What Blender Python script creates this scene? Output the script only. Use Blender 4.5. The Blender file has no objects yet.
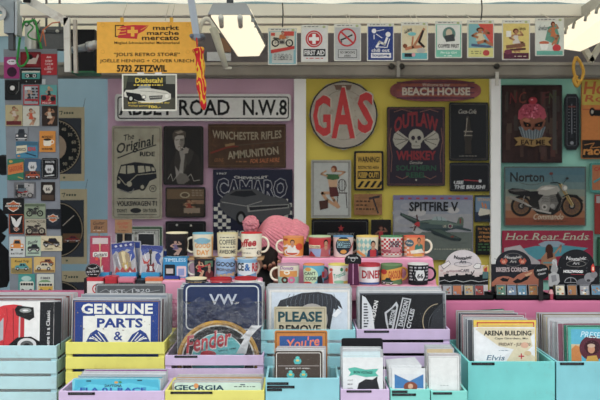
import bpy, bmesh, math, random
from mathutils import Vector, Matrix
random.seed(7)
SC = bpy.context.scene
COL = SC.collection
F = 50 / 36 * 600          # focal length in pixels of the 600 px wide frame
HZ = 185.0                 # height of the horizon in the frame
EYE = 1.55

def P(px, py, d):          # a pixel of the photo at distance d -> a point
    return Vector(((px - 300) * d / F, d, EYE - (py - HZ) * d / F))
def PX(px, d): return (px - 300) * d / F
def PZ(py, d): return EYE - (py - HZ) * d / F

# ------------------------------------------------------------------ materials
def lin(c):
    c /= 255.0
    return c / 12.92 if c <= .04045 else ((c + .055) / 1.055) ** 2.4
CC = {}
def hexc(h):
    h = h.lstrip('#')
    if len(h) == 3: h = ''.join(a + a for a in h)
    return tuple(lin(int(h[i:i + 2], 16)) for i in (0, 2, 4))
MC = {}
def M(h, rough=.5, metal=0.0, var=.055, scale=60.0, wear=0.0, emit=0.0):
    key = (h, rough, metal, var, scale, wear, emit)
    if key in MC: return MC[key]
    m = bpy.data.materials.new('mat_' + h.strip('#')); m.use_nodes = True
    nt = m.node_tree; b = nt.nodes['Principled BSDF']
    c = hexc(h); g = .3 * c[0] + .6 * c[1] + .1 * c[2]; c = tuple(g + (x - g) * .86 for x in c)
    b.inputs['Roughness'].default_value = rough
    b.inputs['Metallic'].default_value = metal
    b.inputs['Specular IOR Level'].default_value = .5 if metal else .2
    tc = nt.nodes.new('ShaderNodeTexCoord')
    nz = nt.nodes.new('ShaderNodeTexNoise'); nz.inputs['Scale'].default_value = scale
    nz.inputs['Detail'].default_value = 3
    nt.links.new(tc.outputs['Object'], nz.inputs['Vector'])
    cr = nt.nodes.new('ShaderNodeValToRGB')
    cr.color_ramp.elements[0].position = .3; cr.color_ramp.elements[1].position = .7
    cr.color_ramp.elements[0].color = tuple(x * (1 - var) for x in c) + (1,)
    cr.color_ramp.elements[1].color = tuple(min(1, x * (1 + var)) for x in c) + (1,)
    nt.links.new(nz.outputs['Fac'], cr.inputs['Fac'])
    out = cr.outputs['Color']
    if wear:
        n2 = nt.nodes.new('ShaderNodeTexNoise'); n2.inputs['Scale'].default_value = 22
        n2.inputs['Detail'].default_value = 6; n2.inputs['Roughness'].default_value = .7
        nt.links.new(tc.outputs['Object'], n2.inputs['Vector'])
        r2 = nt.nodes.new('ShaderNodeValToRGB')
        r2.color_ramp.elements[0].position = .56; r2.color_ramp.elements[1].position = .68
        r2.color_ramp.elements[0].color = (0, 0, 0, 1); r2.color_ramp.elements[1].color = (wear, wear, wear, 1)
        nt.links.new(n2.outputs['Fac'], r2.inputs['Fac'])
        mx = nt.nodes.new('ShaderNodeMixRGB'); mx.inputs[2].default_value = hexc('#7a5238') + (1,)
        nt.links.new(r2.outputs['Color'], mx.inputs[0]); nt.links.new(out, mx.inputs[1]); out = mx.outputs[0]
    nt.links.new(out, b.inputs['Base Color'])
    if emit:
        b.inputs['Emission Color'].default_value = c + (1,); b.inputs['Emission Strength'].default_value = emit
    MC[key] = m
    return m

def plastic(name, amount, rough=.12, tint=.9):
    m = bpy.data.materials.new(name); m.use_nodes = True; nt = m.node_tree; nt.nodes.clear()
    o = nt.nodes.new('ShaderNodeOutputMaterial'); mx = nt.nodes.new('ShaderNodeMixShader')
    tr = nt.nodes.new('ShaderNodeBsdfTransparent'); b = nt.nodes.new('ShaderNodeBsdfPrincipled')
    b.inputs['Base Color'].default_value = (tint, tint, tint, 1); b.inputs['Roughness'].default_value = rough
    b.inputs['Specular IOR Level'].default_value = 1.0
    nz = nt.nodes.new('ShaderNodeTexNoise'); nz.inputs['Scale'].default_value = 40; nz.inputs['Detail'].default_value = 4
    tc = nt.nodes.new('ShaderNodeTexCoord'); nt.links.new(tc.outputs['Object'], nz.inputs['Vector'])
    rp = nt.nodes.new('ShaderNodeMapRange'); rp.inputs['From Min'].default_value = .35; rp.inputs['From Max'].default_value = .7
    rp.inputs['To Min'].default_value = amount * .5; rp.inputs['To Max'].default_value = amount * 1.7
    nt.links.new(nz.outputs['Fac'], rp.inputs['Value']); nt.links.new(rp.outputs[0], mx.inputs[0])
    nt.links.new(tr.outputs[0], mx.inputs[1]); nt.links.new(b.outputs[0], mx.inputs[2])
    nt.links.new(mx.outputs[0], o.inputs['Surface'])
    return m

EDGE = plastic('sleeve_edge', .45, .2)
def film(name, haze, gloss, blend=.22):            # crumpled clear film: see-through with sharp highlights
    m = bpy.data.materials.new(name); m.use_nodes = True; nt = m.node_tree; nt.nodes.clear()
    o = nt.nodes.new('ShaderNodeOutputMaterial'); m1 = nt.nodes.new('ShaderNodeMixShader'); m2 = nt.nodes.new('ShaderNodeMixShader')
    tr = nt.nodes.new('ShaderNodeBsdfTransparent'); df = nt.nodes.new('ShaderNodeBsdfDiffuse'); gl = nt.nodes.new('ShaderNodeBsdfGlossy'); gl.inputs['Roughness'].default_value = .06
    tc = nt.nodes.new('ShaderNodeTexCoord'); nz = nt.nodes.new('ShaderNodeTexVoronoi'); nz.inputs['Scale'].default_value = 34; n2 = nt.nodes.new('ShaderNodeTexNoise'); n2.inputs['Scale'].default_value = 26; n2.inputs['Detail'].default_value = 3
    bp = nt.nodes.new('ShaderNodeBump'); bp.inputs['Strength'].default_value = 1; bp.inputs['Distance'].default_value = .02
    nt.links.new(tc.outputs['Object'], n2.inputs['Vector']); nt.links.new(n2.outputs['Fac'], bp.inputs['Height']); nt.links.new(bp.outputs[0], gl.inputs['Normal'])
    lw = nt.nodes.new('ShaderNodeLayerWeight'); lw.inputs['Blend'].default_value = blend; nt.links.new(bp.outputs[0], lw.inputs['Normal'])
    ml = nt.nodes.new('ShaderNodeMath'); ml.operation = 'MULTIPLY'; ml.inputs[1].default_value = gloss; ml.use_clamp = True; nt.links.new(lw.outputs['Fresnel'], ml.inputs[0])
    m1.inputs[0].default_value = haze; nt.links.new(tr.outputs[0], m1.inputs[1]); nt.links.new(df.outputs[0], m1.inputs[2])
    nt.links.new(ml.outputs[0], m2.inputs[0]); nt.links.new(m1.outputs[0], m2.inputs[1]); nt.links.new(gl.outputs[0], m2.inputs[2]); nt.links.new(m2.outputs[0], o.inputs['Surface'])
    return m
FILM = film('crumpled_film', .03, 1.2, .30)
SLEEVE = film('clear_sleeve', .003, .10)
BAG = film('clear_bag', .02, .5)
def cloth(h, fac, var=.06, scale=3):     # thin tarpaulin that lets daylight through
    m = M(h, .85, 0, var, scale).copy(); m.name = 'tarp'; nt = m.node_tree
    b = nt.nodes['Principled BSDF']; o = [n for n in nt.nodes if n.type == 'OUTPUT_MATERIAL'][0]
    t = nt.nodes.new('ShaderNodeBsdfTranslucent'); mx = nt.nodes.new('ShaderNodeMixShader'); mx.inputs[0].default_value = fac
    nt.links.new(b.inputs['Base Color'].links[0].from_socket, t.inputs['Color'])
    nt.links.new(b.outputs[0], mx.inputs[1]); nt.links.new(t.outputs[0], mx.inputs[2]); nt.links.new(mx.outputs[0], o.inputs['Surface'])
    return m

def as_mat(c):
    return M(c) if isinstance(c, str) else c

# ------------------------------------------------------------------ text
TX = {}
def text_tris(s, bold):
    k = (s, bold)
    if k in TX: return TX[k]
    cu = bpy.data.curves.new('t', 'FONT'); cu.body = s; cu.size = 1; cu.resolution_u = 2; cu.offset = bold
    cu.fill_mode = 'FRONT'
    ob = bpy.data.objects.new('t', cu); COL.objects.link(ob)
    dg = bpy.context.evaluated_depsgraph_get(); dg.update()
    me = bpy.data.meshes.new_from_object(ob.evaluated_get(dg))
    me.calc_loop_triangles()
    vs = [(v.co.x, v.co.y) for v in me.vertices]
    fs = [tuple(t.vertices) for t in me.loop_triangles]
    COL.objects.unlink(ob); bpy.data.objects.remove(ob); bpy.data.curves.remove(cu); bpy.data.meshes.remove(me)
    x0 = min(v[0] for v in vs); x1 = max(v[0] for v in vs); y0 = min(v[1] for v in vs); y1 = max(v[1] for v in vs)
    vs = [((x - x0) / (x1 - x0) - .5, (y - y0) / (y1 - y0) - .5) for x, y in vs]
    TX[k] = (vs, fs); return TX[k]

# ------------------------------------------------------------------ mesh builder
class B:
    def __init__(s): s.v = []; s.f = []; s.mi = []; s.mats = []; s.sm = []
    def mat(s, m):
        m = as_mat(m)
        if m not in s.mats: s.mats.append(m)
        return s.mats.index(m)
    def add(s, vs, fs, m, smooth=False):
        k = len(s.v); i = s.mat(m); s.v += [tuple(v) for v in vs]
        for f in fs: s.f.append(tuple(k + a for a in f)); s.mi.append(i); s.sm.append(smooth)
        return s
    def box(s, x0, y0, z0, x1, y1, z1, m):
        v = [(x, y, z) for z in (z0, z1) for y in (y0, y1) for x in (x0, x1)]
        return s.add(v, [(0, 2, 3, 1), (4, 5, 7, 6), (0, 1, 5, 4), (2, 6, 7, 3), (0, 4, 6, 2), (1, 3, 7, 5)], m)
    def hexa(s, pts, m):   # 8 points, bottom four then top four
        return s.add(pts, [(3, 2, 1, 0), (4, 5, 6, 7), (0, 1, 5, 4), (1, 2, 6, 5), (2, 3, 7, 6), (3, 0, 4, 7)], m)
    def prism(s, poly, y0, y1, m, side=None):   # poly in x,z
        n = len(poly); v = [(x, y0, z) for x, z in poly] + [(x, y1, z) for x, z in poly]
        s.add(v, [tuple(range(n)), tuple(reversed(range(n, 2 * n)))], m)
        s.add(v, [(i, i + n, (i + 1) % n + n, (i + 1) % n) for i in range(n)], side or m)
        return s
    def tube(s, pts, r, m, n=8, smooth=True, closed=False):
        pts = [Vector(p) for p in pts]; rings = []; L = len(pts)
        rr = r if isinstance(r, (list, tuple)) else [r] * L
        up = None; vs = []
        for i, p in enumerate(pts):
            if closed: t = pts[(i + 1) % L] - pts[i - 1]
            else: t = pts[min(i + 1, L - 1)] - pts[max(i - 1, 0)]
            t.normalize()
            if up is None: up = t.orthogonal().normalized()
            up = (up - t * up.dot(t)).normalized(); w = t.cross(up)
            for k in range(n):
                a = 2 * math.pi * k / n; vs.append(p + (up * math.cos(a) + w * math.sin(a)) * rr[i])
        fs = []
        for i in range(L if closed else L - 1):
            for k in range(n):
                a = i * n + k; b = i * n + (k + 1) % n; j = ((i + 1) % L) * n
                fs.append((a, b, j + (k + 1) % n, j + k))
        if not closed: fs += [tuple(reversed(range(n))), tuple(range((L - 1) * n, L * n))]
        return s.add(vs, fs, m, smooth)
    def lathe(s, prof, n=32, c=(0, 0, 0)):   # prof: (r, z, material of the band that starts here)
        for i in range(len(prof) - 1):
            r0, z0, m = prof[i]; r1, z1 = prof[i + 1][:2]
            vs = []
            for k in range(n):
                a = 2 * math.pi * k / n; vs.append((c[0] + r0 * math.cos(a), c[1] + r0 * math.sin(a), c[2] + z0))
            for k in range(n):
                a = 2 * math.pi * k / n; vs.append((c[0] + r1 * math.cos(a), c[1] + r1 * math.sin(a), c[2] + z1))
            s.add(vs, [(k, (k + 1) % n, n + (k + 1) % n, n + k) for k in range(n)], m, True)
        return s
    def build(s, name, parent=None, loc=None, rot=None, merge=False):
        me = bpy.data.meshes.new(name); me.from_pydata(s.v, [], s.f)
        for m in s.mats: me.materials.append(m)
        me.polygons.foreach_set('material_index', s.mi); me.polygons.foreach_set('use_smooth', s.sm)
        if merge:
            bm = bmesh.new(); bm.from_mesh(me); bmesh.ops.remove_doubles(bm, verts=bm.verts, dist=1e-5); bm.to_mesh(me); bm.free()
        me.update()
        o = bpy.data.objects.new(name, me); COL.objects.link(o)
        if parent: o.parent = parent
        if loc is not None: o.location = loc
        if rot: o.rotation_euler = rot
        return o

def tag(o, label, cat, group=None, kind=None):
    o['label'] = label; o['category'] = cat
    if group: o['group'] = group
    if kind: o['kind'] = kind
    return o
def struct(o, label=None):
    o['kind'] = 'structure'
    if label: o['label'] = label
    return o
def empty(name, loc, label, cat, group=None, rot=None):
    o = bpy.data.objects.new(name, None); COL.objects.link(o); o.location = loc
    if rot: o.rotation_euler = rot
    o.empty_display_size = .05
    return tag(o, label, cat, group)

# ------------------------------------------------------------------ printed artwork (given in pixels of the frame)
def rrect(x0, y0, x1, y1, r, n=3):
    if r <= 0: return [(x0, y0), (x1, y0), (x1, y1), (x0, y1)]
    pts = []
    for cx, cy, a0 in ((x1 - r, y0 + r, -90), (x1 - r, y1 - r, 0), (x0 + r, y1 - r, 90), (x0 + r, y0 + r, 180)):
        for k in range(n + 1):
            a = math.radians(a0 + 90 * k / n); pts.append((cx + r * math.cos(a), cy + r * math.sin(a)))
    return pts

class Art(B):
    def __init__(s, cx, by, d, off=0.0):
        super().__init__(); s.cx = cx; s.by = by; s.k = d / F; s.off = off; s.L = 0; s.post = None
        s.U = None
    def q(s, p): return ((p[0] - s.cx) * s.k, (s.by - p[1]) * s.k)
    def lay(s):
        s.L += 1; return -s.off - .00012 * s.L
    def flat(s, polys, m):
        y = s.lay()
        for pl in polys:
            v = [s.q(p) for p in pl]
            # orient towards -Y
            ar = sum(v[i][0] * v[(i + 1) % len(v)][1] - v[(i + 1) % len(v)][0] * v[i][1] for i in range(len(v)))
            if ar < 0: v.reverse()
            s.add([(x, y, z) for x, z in v], [tuple(range(len(v)))], m)
        return s
    def r(s, x0, y0, x1, y1, m, rad=0): return s.flat([rrect(x0, y0, x1, y1, rad)], m)
    def p(s, pts, m): return s.flat([pts], m)
    def e(s, cx, cy, rx, ry, m, n=20, a0=0, a1=360):
        c = a1 - a0 >= 360
        pts = [(cx + rx * math.cos(math.radians(a0 + (a1 - a0) * k / n)), cy + ry * math.sin(math.radians(a0 + (a1 - a0) * k / n))) for k in range(n if c else n + 1)]
        return s.flat([pts], m)
    def o(s, cx, cy, rx, ry, w, m, n=24, a0=0, a1=360):
        ps = []
        for k in range(n):
            q = []
            for a, rr in ((k, 0), (k + 1, 0), (k + 1, w), (k, w)):
                t = math.radians(a0 + (a1 - a0) * a / n); q.append((cx + (rx - rr) * math.cos(t), cy + (ry - rr) * math.sin(t)))
            ps.append(q)
        return s.flat(ps, m)
    def f4(s, x0, y0, x1, y1, w, m, rad=0):
        if rad:
            a = rrect(x0, y0, x1, y1, rad); b = rrect(x0 + w, y0 + w, x1 - w, y1 - w, max(.1, rad - w)); n = len(a)
            return s.flat([[a[i], a[(i + 1) % n], b[(i + 1) % n], b[i]] for i in range(n)], m)
        return s.flat([rrect(x0, y0, x1, y0 + w, 0), rrect(x0, y1 - w, x1, y1, 0), rrect(x0, y0, x0 + w, y1, 0), rrect(x1 - w, y0, x1, y1, 0)], m)
    def l(s, pts, w, m):
        ps = []
        for (ax, ay), (bx, by) in zip(pts, pts[1:]):
            dx, dy = bx - ax, by - ay; L = math.hypot(dx, dy) or 1; nx, ny = -dy / L * w / 2, dx / L * w / 2
            ex, ey = dx / L * w * .3, dy / L * w * .3
            ps.append([(ax - ex + nx, ay - ey + ny), (bx + ex + nx, by + ey + ny), (bx + ex - nx, by + ey - ny), (ax - ex - nx, ay - ey - ny)])
        return s.flat(ps, m)
    def t(s, txt, cx, cy, w, h, m, bold=.015, shear=0, rot=0, arc=0):
        vs, fs = text_tris(txt, round(bold * (.62 if bold < .6 else 1), 4)); y = s.lay(); out = []
        c, sn = math.cos(math.radians(rot)), math.sin(math.radians(rot))
        for x, z in vs:
            u = x * w + z * shear * h; v = -z * h + arc * ((2 * x) ** 2 - .5)
            X, Z = s.q((cx + u * c - v * sn, cy + u * sn + v * c)); out.append((X, y, Z))
        return s.add(out, fs, m)
    # --- small drawings
    def N(s, x0, y0, x1, y1): return lambda u, v: (x0 + (x1 - x0) * u, y0 + (y1 - y0) * v)
    def car(s, x0, y0, x1, y1, body, glass='#223', wheel='#111', hub='#ccc', old=False):
        n = s.N(x0, y0, x1, y1)
        pts = [(0, .8), (0, .52), (.05, .42), (.25, .36), (.38, .05), (.68, .03), (.82, .38), (.97, .46), (1, .8)] if not old else \
              [(0, .8), (.02, .45), (.12, .3), (.3, .3), (.36, .02), (.75, 0), (.85, .3), (.98, .5), (1, .8)]
        s.p([n(*p) for p in pts], body)
        s.p([n(*p) for p in [(.32, .37), (.41, .12), (.53, .12), (.53, .37)]], glass)
        s.p([n(*p) for p in [(.56, .37), (.56, .12), (.66, .12), (.75, .37)]], glass)
        r = (y1 - y0) * .24
        for u in (.2, .8):
            c = n(u, .78); s.e(c[0], c[1], r, r, wheel, 14); s.e(c[0], c[1], r * .45, r * .45, hub, 10)
        s.r(*n(0, .66), *n(1, .7), hub)
        return s
    def front(s, x0, y0, x1, y1, body, hub='#ddd'):   # car seen head on
        n = s.N(x0, y0, x1, y1)
        s.p([n(*p) for p in [(.0, .85), (.02, .45), (.2, .4), (.28, .05), (.72, .05), (.8, .4), (.98, .45), (1, .85)]], body)
        s.p([n(*p) for p in [(.27, .4), (.33, .13), (.67, .13), (.73, .4)]], '#2b333c')
        for u in (.15, .85): s.e(*n(u, .6), (x1 - x0) * .09, (x1 - x0) * .09, hub, 12)
        s.r(*n(.05, .8), *n(.95, .87), hub); s.r(*n(.04, .86), *n(.2, 1), '#111'); s.r(*n(.8, .86), *n(.96, 1), '#111')
        return s
    def bus(s, x0, y0, x1, y1, lo, hi='#e8e4d4', w='#141a24'):
        n = s.N(x0, y0, x1, y1)
        s.flat([rrect(*n(0, .08), *n(1, .85), (y1 - y0) * .12)], lo)
        s.flat([rrect(*n(.02, .03), *n(.98, .45), (y1 - y0) * .12)], hi)
        for k in range(5): s.r(*n(.05 + k * .185, .17), *n(.05 + k * .185 + .15, .4), w)
        r = (y1 - y0) * .14
        for u in (.2, .78): c = n(u, .85); s.e(c[0], c[1], r, r, '#16181c', 12); s.e(c[0], c[1], r * .45, r * .45, '#bbb', 10)
        s.e(*n(.06, .62), r * .5, r * .5, '#ddd', 10)
        return s
    def bike(s, x0, y0, x1, y1, body, metal='#9a958c', tyre='#121212'):
        n = s.N(x0, y0, x1, y1); r = min((y1 - y0) * .30, (x1 - x0) * .20)
        for u in (.16, .83):
            c = n(u, .70); s.o(c[0], c[1], r, r, r * .3, tyre, 18); s.o(c[0], c[1], r * .7, r * .7, r * .1, metal, 14); s.e(c[0], c[1], r * .25, r * .25, metal, 8)
        s.p([n(*p) for p in [(.3, .45), (.6, .4), (.66, .75), (.36, .8)]], metal)
        s.p([n(*p) for p in [(.36, .55), (.55, .52), (.58, .72), (.4, .74)]], '#3a3836')
        s.p([n(*p) for p in [(.4, .32), (.5, .2), (.66, .22), (.7, .36), (.5, .42)]], body)
        s.p([n(*p) for p in [(.02, .34), (.1, .26), (.3, .3), (.42, .36), (.4, .44), (.2, .46)]], body)
        s.l([n(.66, .12), n(.72, .35), n(.83, .70)], r * .16, metal); s.l([n(.6, .1), n(.72, .14)], r * .16, tyre)
        s.l([n(.1, .52), n(.35, .78), n(.6, .78)], r * .16, metal); s.e(*n(.76, .25), r * .2, r * .2, metal, 10)
        return s
    def lady(s, x0, y0, x1, y1, dress, skin='#c99070', hair='#5a3020', legs=True):
        n = s.N(x0, y0, x1, y1); w = abs(x1 - x0); h = y1 - y0
        s.e(*n(.45, .13), w * .17, h * .11, hair, 14)
        if legs:
            s.l([n(.5, .58), n(.85, .62), n(.62, .97)], w * .16, skin); s.l([n(.4, .6), n(.7, .74), n(.4, .98)], w * .15, skin)
        s.p([n(*p) for p in [(.28, .28), (.62, .27), (.58, .42), (.72, .64), (.25, .66), (.33, .44)]], dress)
        s.l([n(.3, .3), n(.1, .42), n(.35, .5)], w * .1, skin); s.l([n(.6, .3), n(.86, .3), n(.7, .15)], w * .1, skin)
        s.p([n(*p) for p in [(.36, .24), (.54, .24), (.56, .31), (.33, .31)]], skin)
        s.e(*n(.47, .16), w * .11, h * .075, skin, 12)
        return s
    def man(s, x0, y0, x1, y1, coat, skin='#b98a70', hair='#1c1512'):
        n = s.N(x0, y0, x1, y1); w = abs(x1 - x0); h = y1 - y0
        s.p([n(*p) for p in [(.0, 1), (.08, .55), (.35, .42), (.65, .42), (.92, .55), (1, 1)]], coat)
        s.p([n(*p) for p in [(.38, .3), (.62, .3), (.64, .5), (.5, .62), (.36, .5)]], skin)
        s.e(*n(.5, .18), w * .2, h * .19, hair, 14); s.e(*n(.5, .24), w * .155, h * .16, skin, 14)
        s.l([n(.42, .33), n(.58, .33)], h * .02, '#7a3a30')
        return s
    def scrib(s, x0, y0, x1, y1, rows, m, w=None, seed=1, fill=.8):   # lines of print too small to read
        rd = random.Random(seed); ps = []; hh = (y1 - y0) / rows
        for k in range(rows):
            x = x0
            while x < x1:
                L = (w or 2.2) * rd.uniform(.5, 1.6)
                ps.append(rrect(x, y0 + k * hh, min(x1, x + L), y0 + k * hh + hh * .5, 0)); x += L + (w or 2.2) * .4 / fill
        return s.flat(ps, m)

def sign(name, label, cat, box, d, base, art=None, th=.003, rad=0, group=None, rot=None, side=None, sleeve=None, lean=0, dy=0):
    x0, y0, x1, y1 = box; cx = (x0 + x1) / 2
    a = Art(cx, y1, d, th / 2)
    poly = rrect(x0, y0, x1, y1, rad)
    v = [a.q(p) for p in poly]; v.reverse()
    ar = sum(v[i][0] * v[(i + 1) % len(v)][1] - v[(i + 1) % len(v)][0] * v[i][1] for i in range(len(v)))
    if ar < 0: v.reverse()
    a.prism(v, -th / 2, th / 2, base, side)
    if art: art(a)
    r = rot or (-lean, 0, 0)
    o = a.build(name, None, P(cx, y1, d) + Vector((0, dy, 0)), r)
    tag(o, label, cat, group)
    if sleeve:
        q = B(); W = (x1 - x0) * d / F / 2 + .004; H = (y1 - y0) * d / F + .006
        q.box(-W, -th / 2 - .0022, -.002, W, -th / 2 - .0018, H, SLEEVE)
        q.tube([(-W, -th / 2 - .002, 0), (-W, -th / 2 - .002, H), (W, -th / 2 - .002, H), (W, -th / 2 - .002, 0)], .0008, EDGE, 4)
        q.build('clear_sleeve', o)
    return o
# ================================================================== the setting
WD = 4.2                                     # distance of the picture panels
def plain(name, x0, y0, z0, x1, y1, z1, m):
    return struct(B().box(x0, y0, z0, x1, y1, z1, m).build(name))
plain('floor', -30, -30, -.05, 30, 30, 0, M('#77746e', .9, 0, .15, 4))
plain('ceiling', -2.7, 2.2, 2.50, 2.7, 4.6, 2.504, cloth('#f2eee2', .75))
def wavy(name, x0, x1, z0, z1, y, m, amp=.012, n=90, k=9, th=.004):
    b = B(); vs = []
    for j in range(9):
        z = z0 + (z1 - z0) * j / 8
        for i in range(n + 1):
            x = x0 + (x1 - x0) * i / n
            vs.append((x, y + amp * math.sin(x * k + .5 * math.sin(j * .9)) + amp * .5 * math.sin(x * k * 2.7 + j * .5), z))
    fs = [(j * (n + 1) + i, j * (n + 1) + i + 1, (j + 1) * (n + 1) + i + 1, (j + 1) * (n + 1) + i) for j in range(8) for i in range(n)]
    b.add(vs, fs, m, True); o = b.build(name)
    return o
struct(wavy('wall_back', -2.6, 2.6, 0, 2.5, 4.34, cloth('#93b4c2', .35, .08), .02))
struct(wavy('added_tarp_left', -2.6, 2.6, 0, 2.5, 0, cloth('#94b0be', .5), .01)).matrix_world = Matrix.Translation((-2.45, 3.45, 0)) @ Matrix.Rotation(math.pi / 2, 4, 'Z') @ Matrix.Diagonal((.44, 1, 1, 1))  # unseen side tarp, added to block light from the left
struct(wavy('added_tarp_right', -2.6, 2.6, 0, 2.5, 0, cloth('#94b0be', .5), .01)).matrix_world = Matrix.Translation((2.45, 3.45, 0)) @ Matrix.Rotation(math.pi / 2, 4, 'Z') @ Matrix.Diagonal((.44, 1, 1, 1))  # its unseen counterpart, added to control light from the right

def panel(name, label, x0, x1, y0, m, y=4.235, th=.012):
    b = B().box(PX(x0, y), -th / 2, 0, PX(x1, y), th / 2, PZ(y0, y), m)
    return tag(b.build(name, None, (0, y, 0)), label, 'panel')
panel('backing_panel', 'mauve pink display panel carrying the white street sign', 108, 297, 78, M('#d6acc6', .8, 0, .06, 5))
panel('backing_panel', 'mustard yellow display panel behind the round petrol sign', 305, 491, 78, M('#e4cf40', .8, 0, .06, 5))
panel('backing_panel', 'mint green display panel at the right end of the stall', 500, 668, 75, M('#98dac6', .8, 0, .06, 5))
PW = M('#fbfbfa', .6, 0, .03, 8)
for x0, x1, lb in ((294, 306, 'white upright post between the mauve and the yellow panel'), (490, 500, 'white upright post between the yellow and the mint panel')):
    d = 4.2
    o = B().box(PX(x0, d) - PX((x0 + x1) / 2, d), -.02, 0, PX(x1, d) - PX((x0 + x1) / 2, d), .02, 2.22, PW).build('upright_post', None, (PX((x0 + x1) / 2, d), d, 0))
    b = o.modifiers.new('b', 'BEVEL'); b.width = .004; b.segments = 2
    tag(o, lb, 'post')
# band of boards and tarps over the panels
b = B(); d = 4.30
b.box(-2.3, 0, 0, 2.3, .01, PZ(14, d) - PZ(36, d), M('#fdf4da', .8, 0, .04, 4))
struct(b.build('trim_1', None, (0, d, PZ(36, d))), 'cream canvas band above the grey board')
d = 4.12
o = B().box(PX(74, d), 0, 0, 2.3, .02, PZ(33, d) - PZ(66, d), M('#6a6468', .8, 0, .22, 3)).build('valance_board', None, (0, d, PZ(66, d)))
tag(o, 'long dark grey board running above the metal rail', 'board')
for x0, x1, y0, y1, c, lb in ((296, 346, 22, 33, '#f3ead0', 'pale cream paper strip stuck up behind the first aid card'), (207, 231, 52, 61, '#c9ccd2', 'pale grey paper stuck on the dark board beside the folded arm'), (219, 231, 38, 53, '#8f6a50', 'brown paper scrap stuck on the dark board behind the lamp')):
    if c == '#f3ead0': continue
    sign('paper_scrap', lb, 'paper', (x0, y0, x1, y1), 4.11, c, th=.001)
d = 3.98
RAIL = M('#8b857c', .55, .35, .25, 5)
b = B().box(-2.3, -.02, 0, 2.3, .03, PZ(63, d) - PZ(78, d), RAIL)
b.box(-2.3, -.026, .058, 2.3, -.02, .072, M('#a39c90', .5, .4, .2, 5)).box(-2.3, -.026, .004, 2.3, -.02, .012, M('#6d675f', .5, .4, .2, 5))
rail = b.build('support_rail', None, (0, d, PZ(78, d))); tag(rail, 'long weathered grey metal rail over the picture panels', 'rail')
for x in (391, 401, 495.5):
    B().lathe([(0, .012, '#3a3836'), (.011, .011, '#3a3836'), (.014, .004, '#5a5652'), (.015, 0, '#5a5652')], 16).build('rail_knob', rail, (PX(x, d), -.026, PZ(67, d) - PZ(78, d)), (math.pi / 2, 0, 0))
for x in (397.5,):
    B().box(-.008, -.004, 0, .008, .004, .075, M('#9a9690', .4, .5)).build('bracket', rail, (PX(x, d), -.03, 0))
B().box(-.008, -.004, -.01, .008, .004, .055, M('#b5b2ac', .4, .5)).build('bracket', rail, (PX(495.5, d), -.03, -.03))
# pale roof beams
d = 3.34
BW = M('#efebdc', .6, 0, .05, 3)
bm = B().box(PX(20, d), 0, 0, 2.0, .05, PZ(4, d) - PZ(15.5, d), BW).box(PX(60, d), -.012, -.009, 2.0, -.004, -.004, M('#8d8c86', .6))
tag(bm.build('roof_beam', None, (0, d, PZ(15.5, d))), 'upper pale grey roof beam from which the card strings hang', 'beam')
d = 3.7
bm = B().box(PX(66, d), 0, 0, 2.1, .05, PZ(17, d) - PZ(23.5, d), M('#f6f1e0', .6, 0, .04, 3))
tag(bm.build('roof_beam', None, (0, d, PZ(23.5, d))), 'lower and thinner white roof beam behind the hanging cards', 'beam')

# ------------------------------------------------------------------ frame, strut, tubes at the top left
WF = M('#dcdcd6', .5, 0, .08, 10, .35)
d = 3.25
b = B()
def bar(b, p0, p1, w, t, m, d=d):   # bar between two pixels
    a = Vector((PX(p0[0], d), PZ(p0[1], d))); c = Vector((PX(p1[0], d), PZ(p1[1], d))); v = (c - a).normalized(); n = Vector((-v.y, v.x)) * (w * d / F / 2)
    q = [a + n, c + n, c - n, a - n]; b.prism([(p.x, p.y) for p in q], -t / 2, t / 2, m); return b
bar(b, (28, 0), (67, 22), 8, .018, WF); bar(b, (67, 18), (68, 72), 6, .018, WF); bar(b, (75, 20), (76, 73), 3.2, .02, M('#b3aba0', .5, .3, .2, 10, .5))
fr = b.build('awning_support', None, (0, d, 0)); tag(fr, 'worn white metal awning frame with a bent corner, above the magnet board', 'frame')
B().box(-.014, -.035, 0, .014, -.025, .03, '#16181a').build('end_cap', fr, (PX(29.5, d), 0, PZ(4, d)))
d = 3.55
o = B().box(PX(74, d), -.06, 0, PX(98, d), .06, PZ(32, d) - PZ(73, d), M('#16181c', .5)).box(PX(74, d), -.065, -.006, PX(98, d), .06, 0, M('#2f7a52', .5)).build('equipment_box', None, (0, d, PZ(73, d)))
tag(o, 'black box with a green bottom edge beside the yellow sign', 'box')
d = 3.3
o = B().tube([P(72, 50, d), P(88, 47, d - .04), P(96, 44.5, d - .06)], [.013, .016, .018], M('#aeb2b4', .35, .6), 14).tube([P(88, 47, d - .04), P(91, 46.4, d - .047)], .021, M('#8c9092', .3, .7), 14).build('metal_tube')
tag(o, 'short grey metal tube sticking out in front of the black box', 'tube')
d = 3.4
GM = M('#8d9aa4', .4, .5, .15, 12)
b = B(); bar(b, (0, 6), (16, 6), 12, .04, GM, d); bar(b, (11, 3), (11, 34), 10, .05, GM, d); bar(b, (18.5, 0), (18.5, 36), 2.5, .06, M('#aab4bc', .4, .5), d); bar(b, (12, 34), (12, 50), 5, .03, M('#50565c', .5, .4), d)
o = b.build('corner_post', None, (0, d, 0)); tag(o, 'grey metal corner post with a bent bracket at the top left', 'post')
B().lathe([(.012, .0, '#cdd0d2'), (.03, .002, '#cdd0d2'), (.032, .012, '#9aa0a4')], 20).build('pulley', o, (PX(2, d), -.03, PZ(15, d)), (math.pi / 2, 0, 0))
d = 3.5
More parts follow.
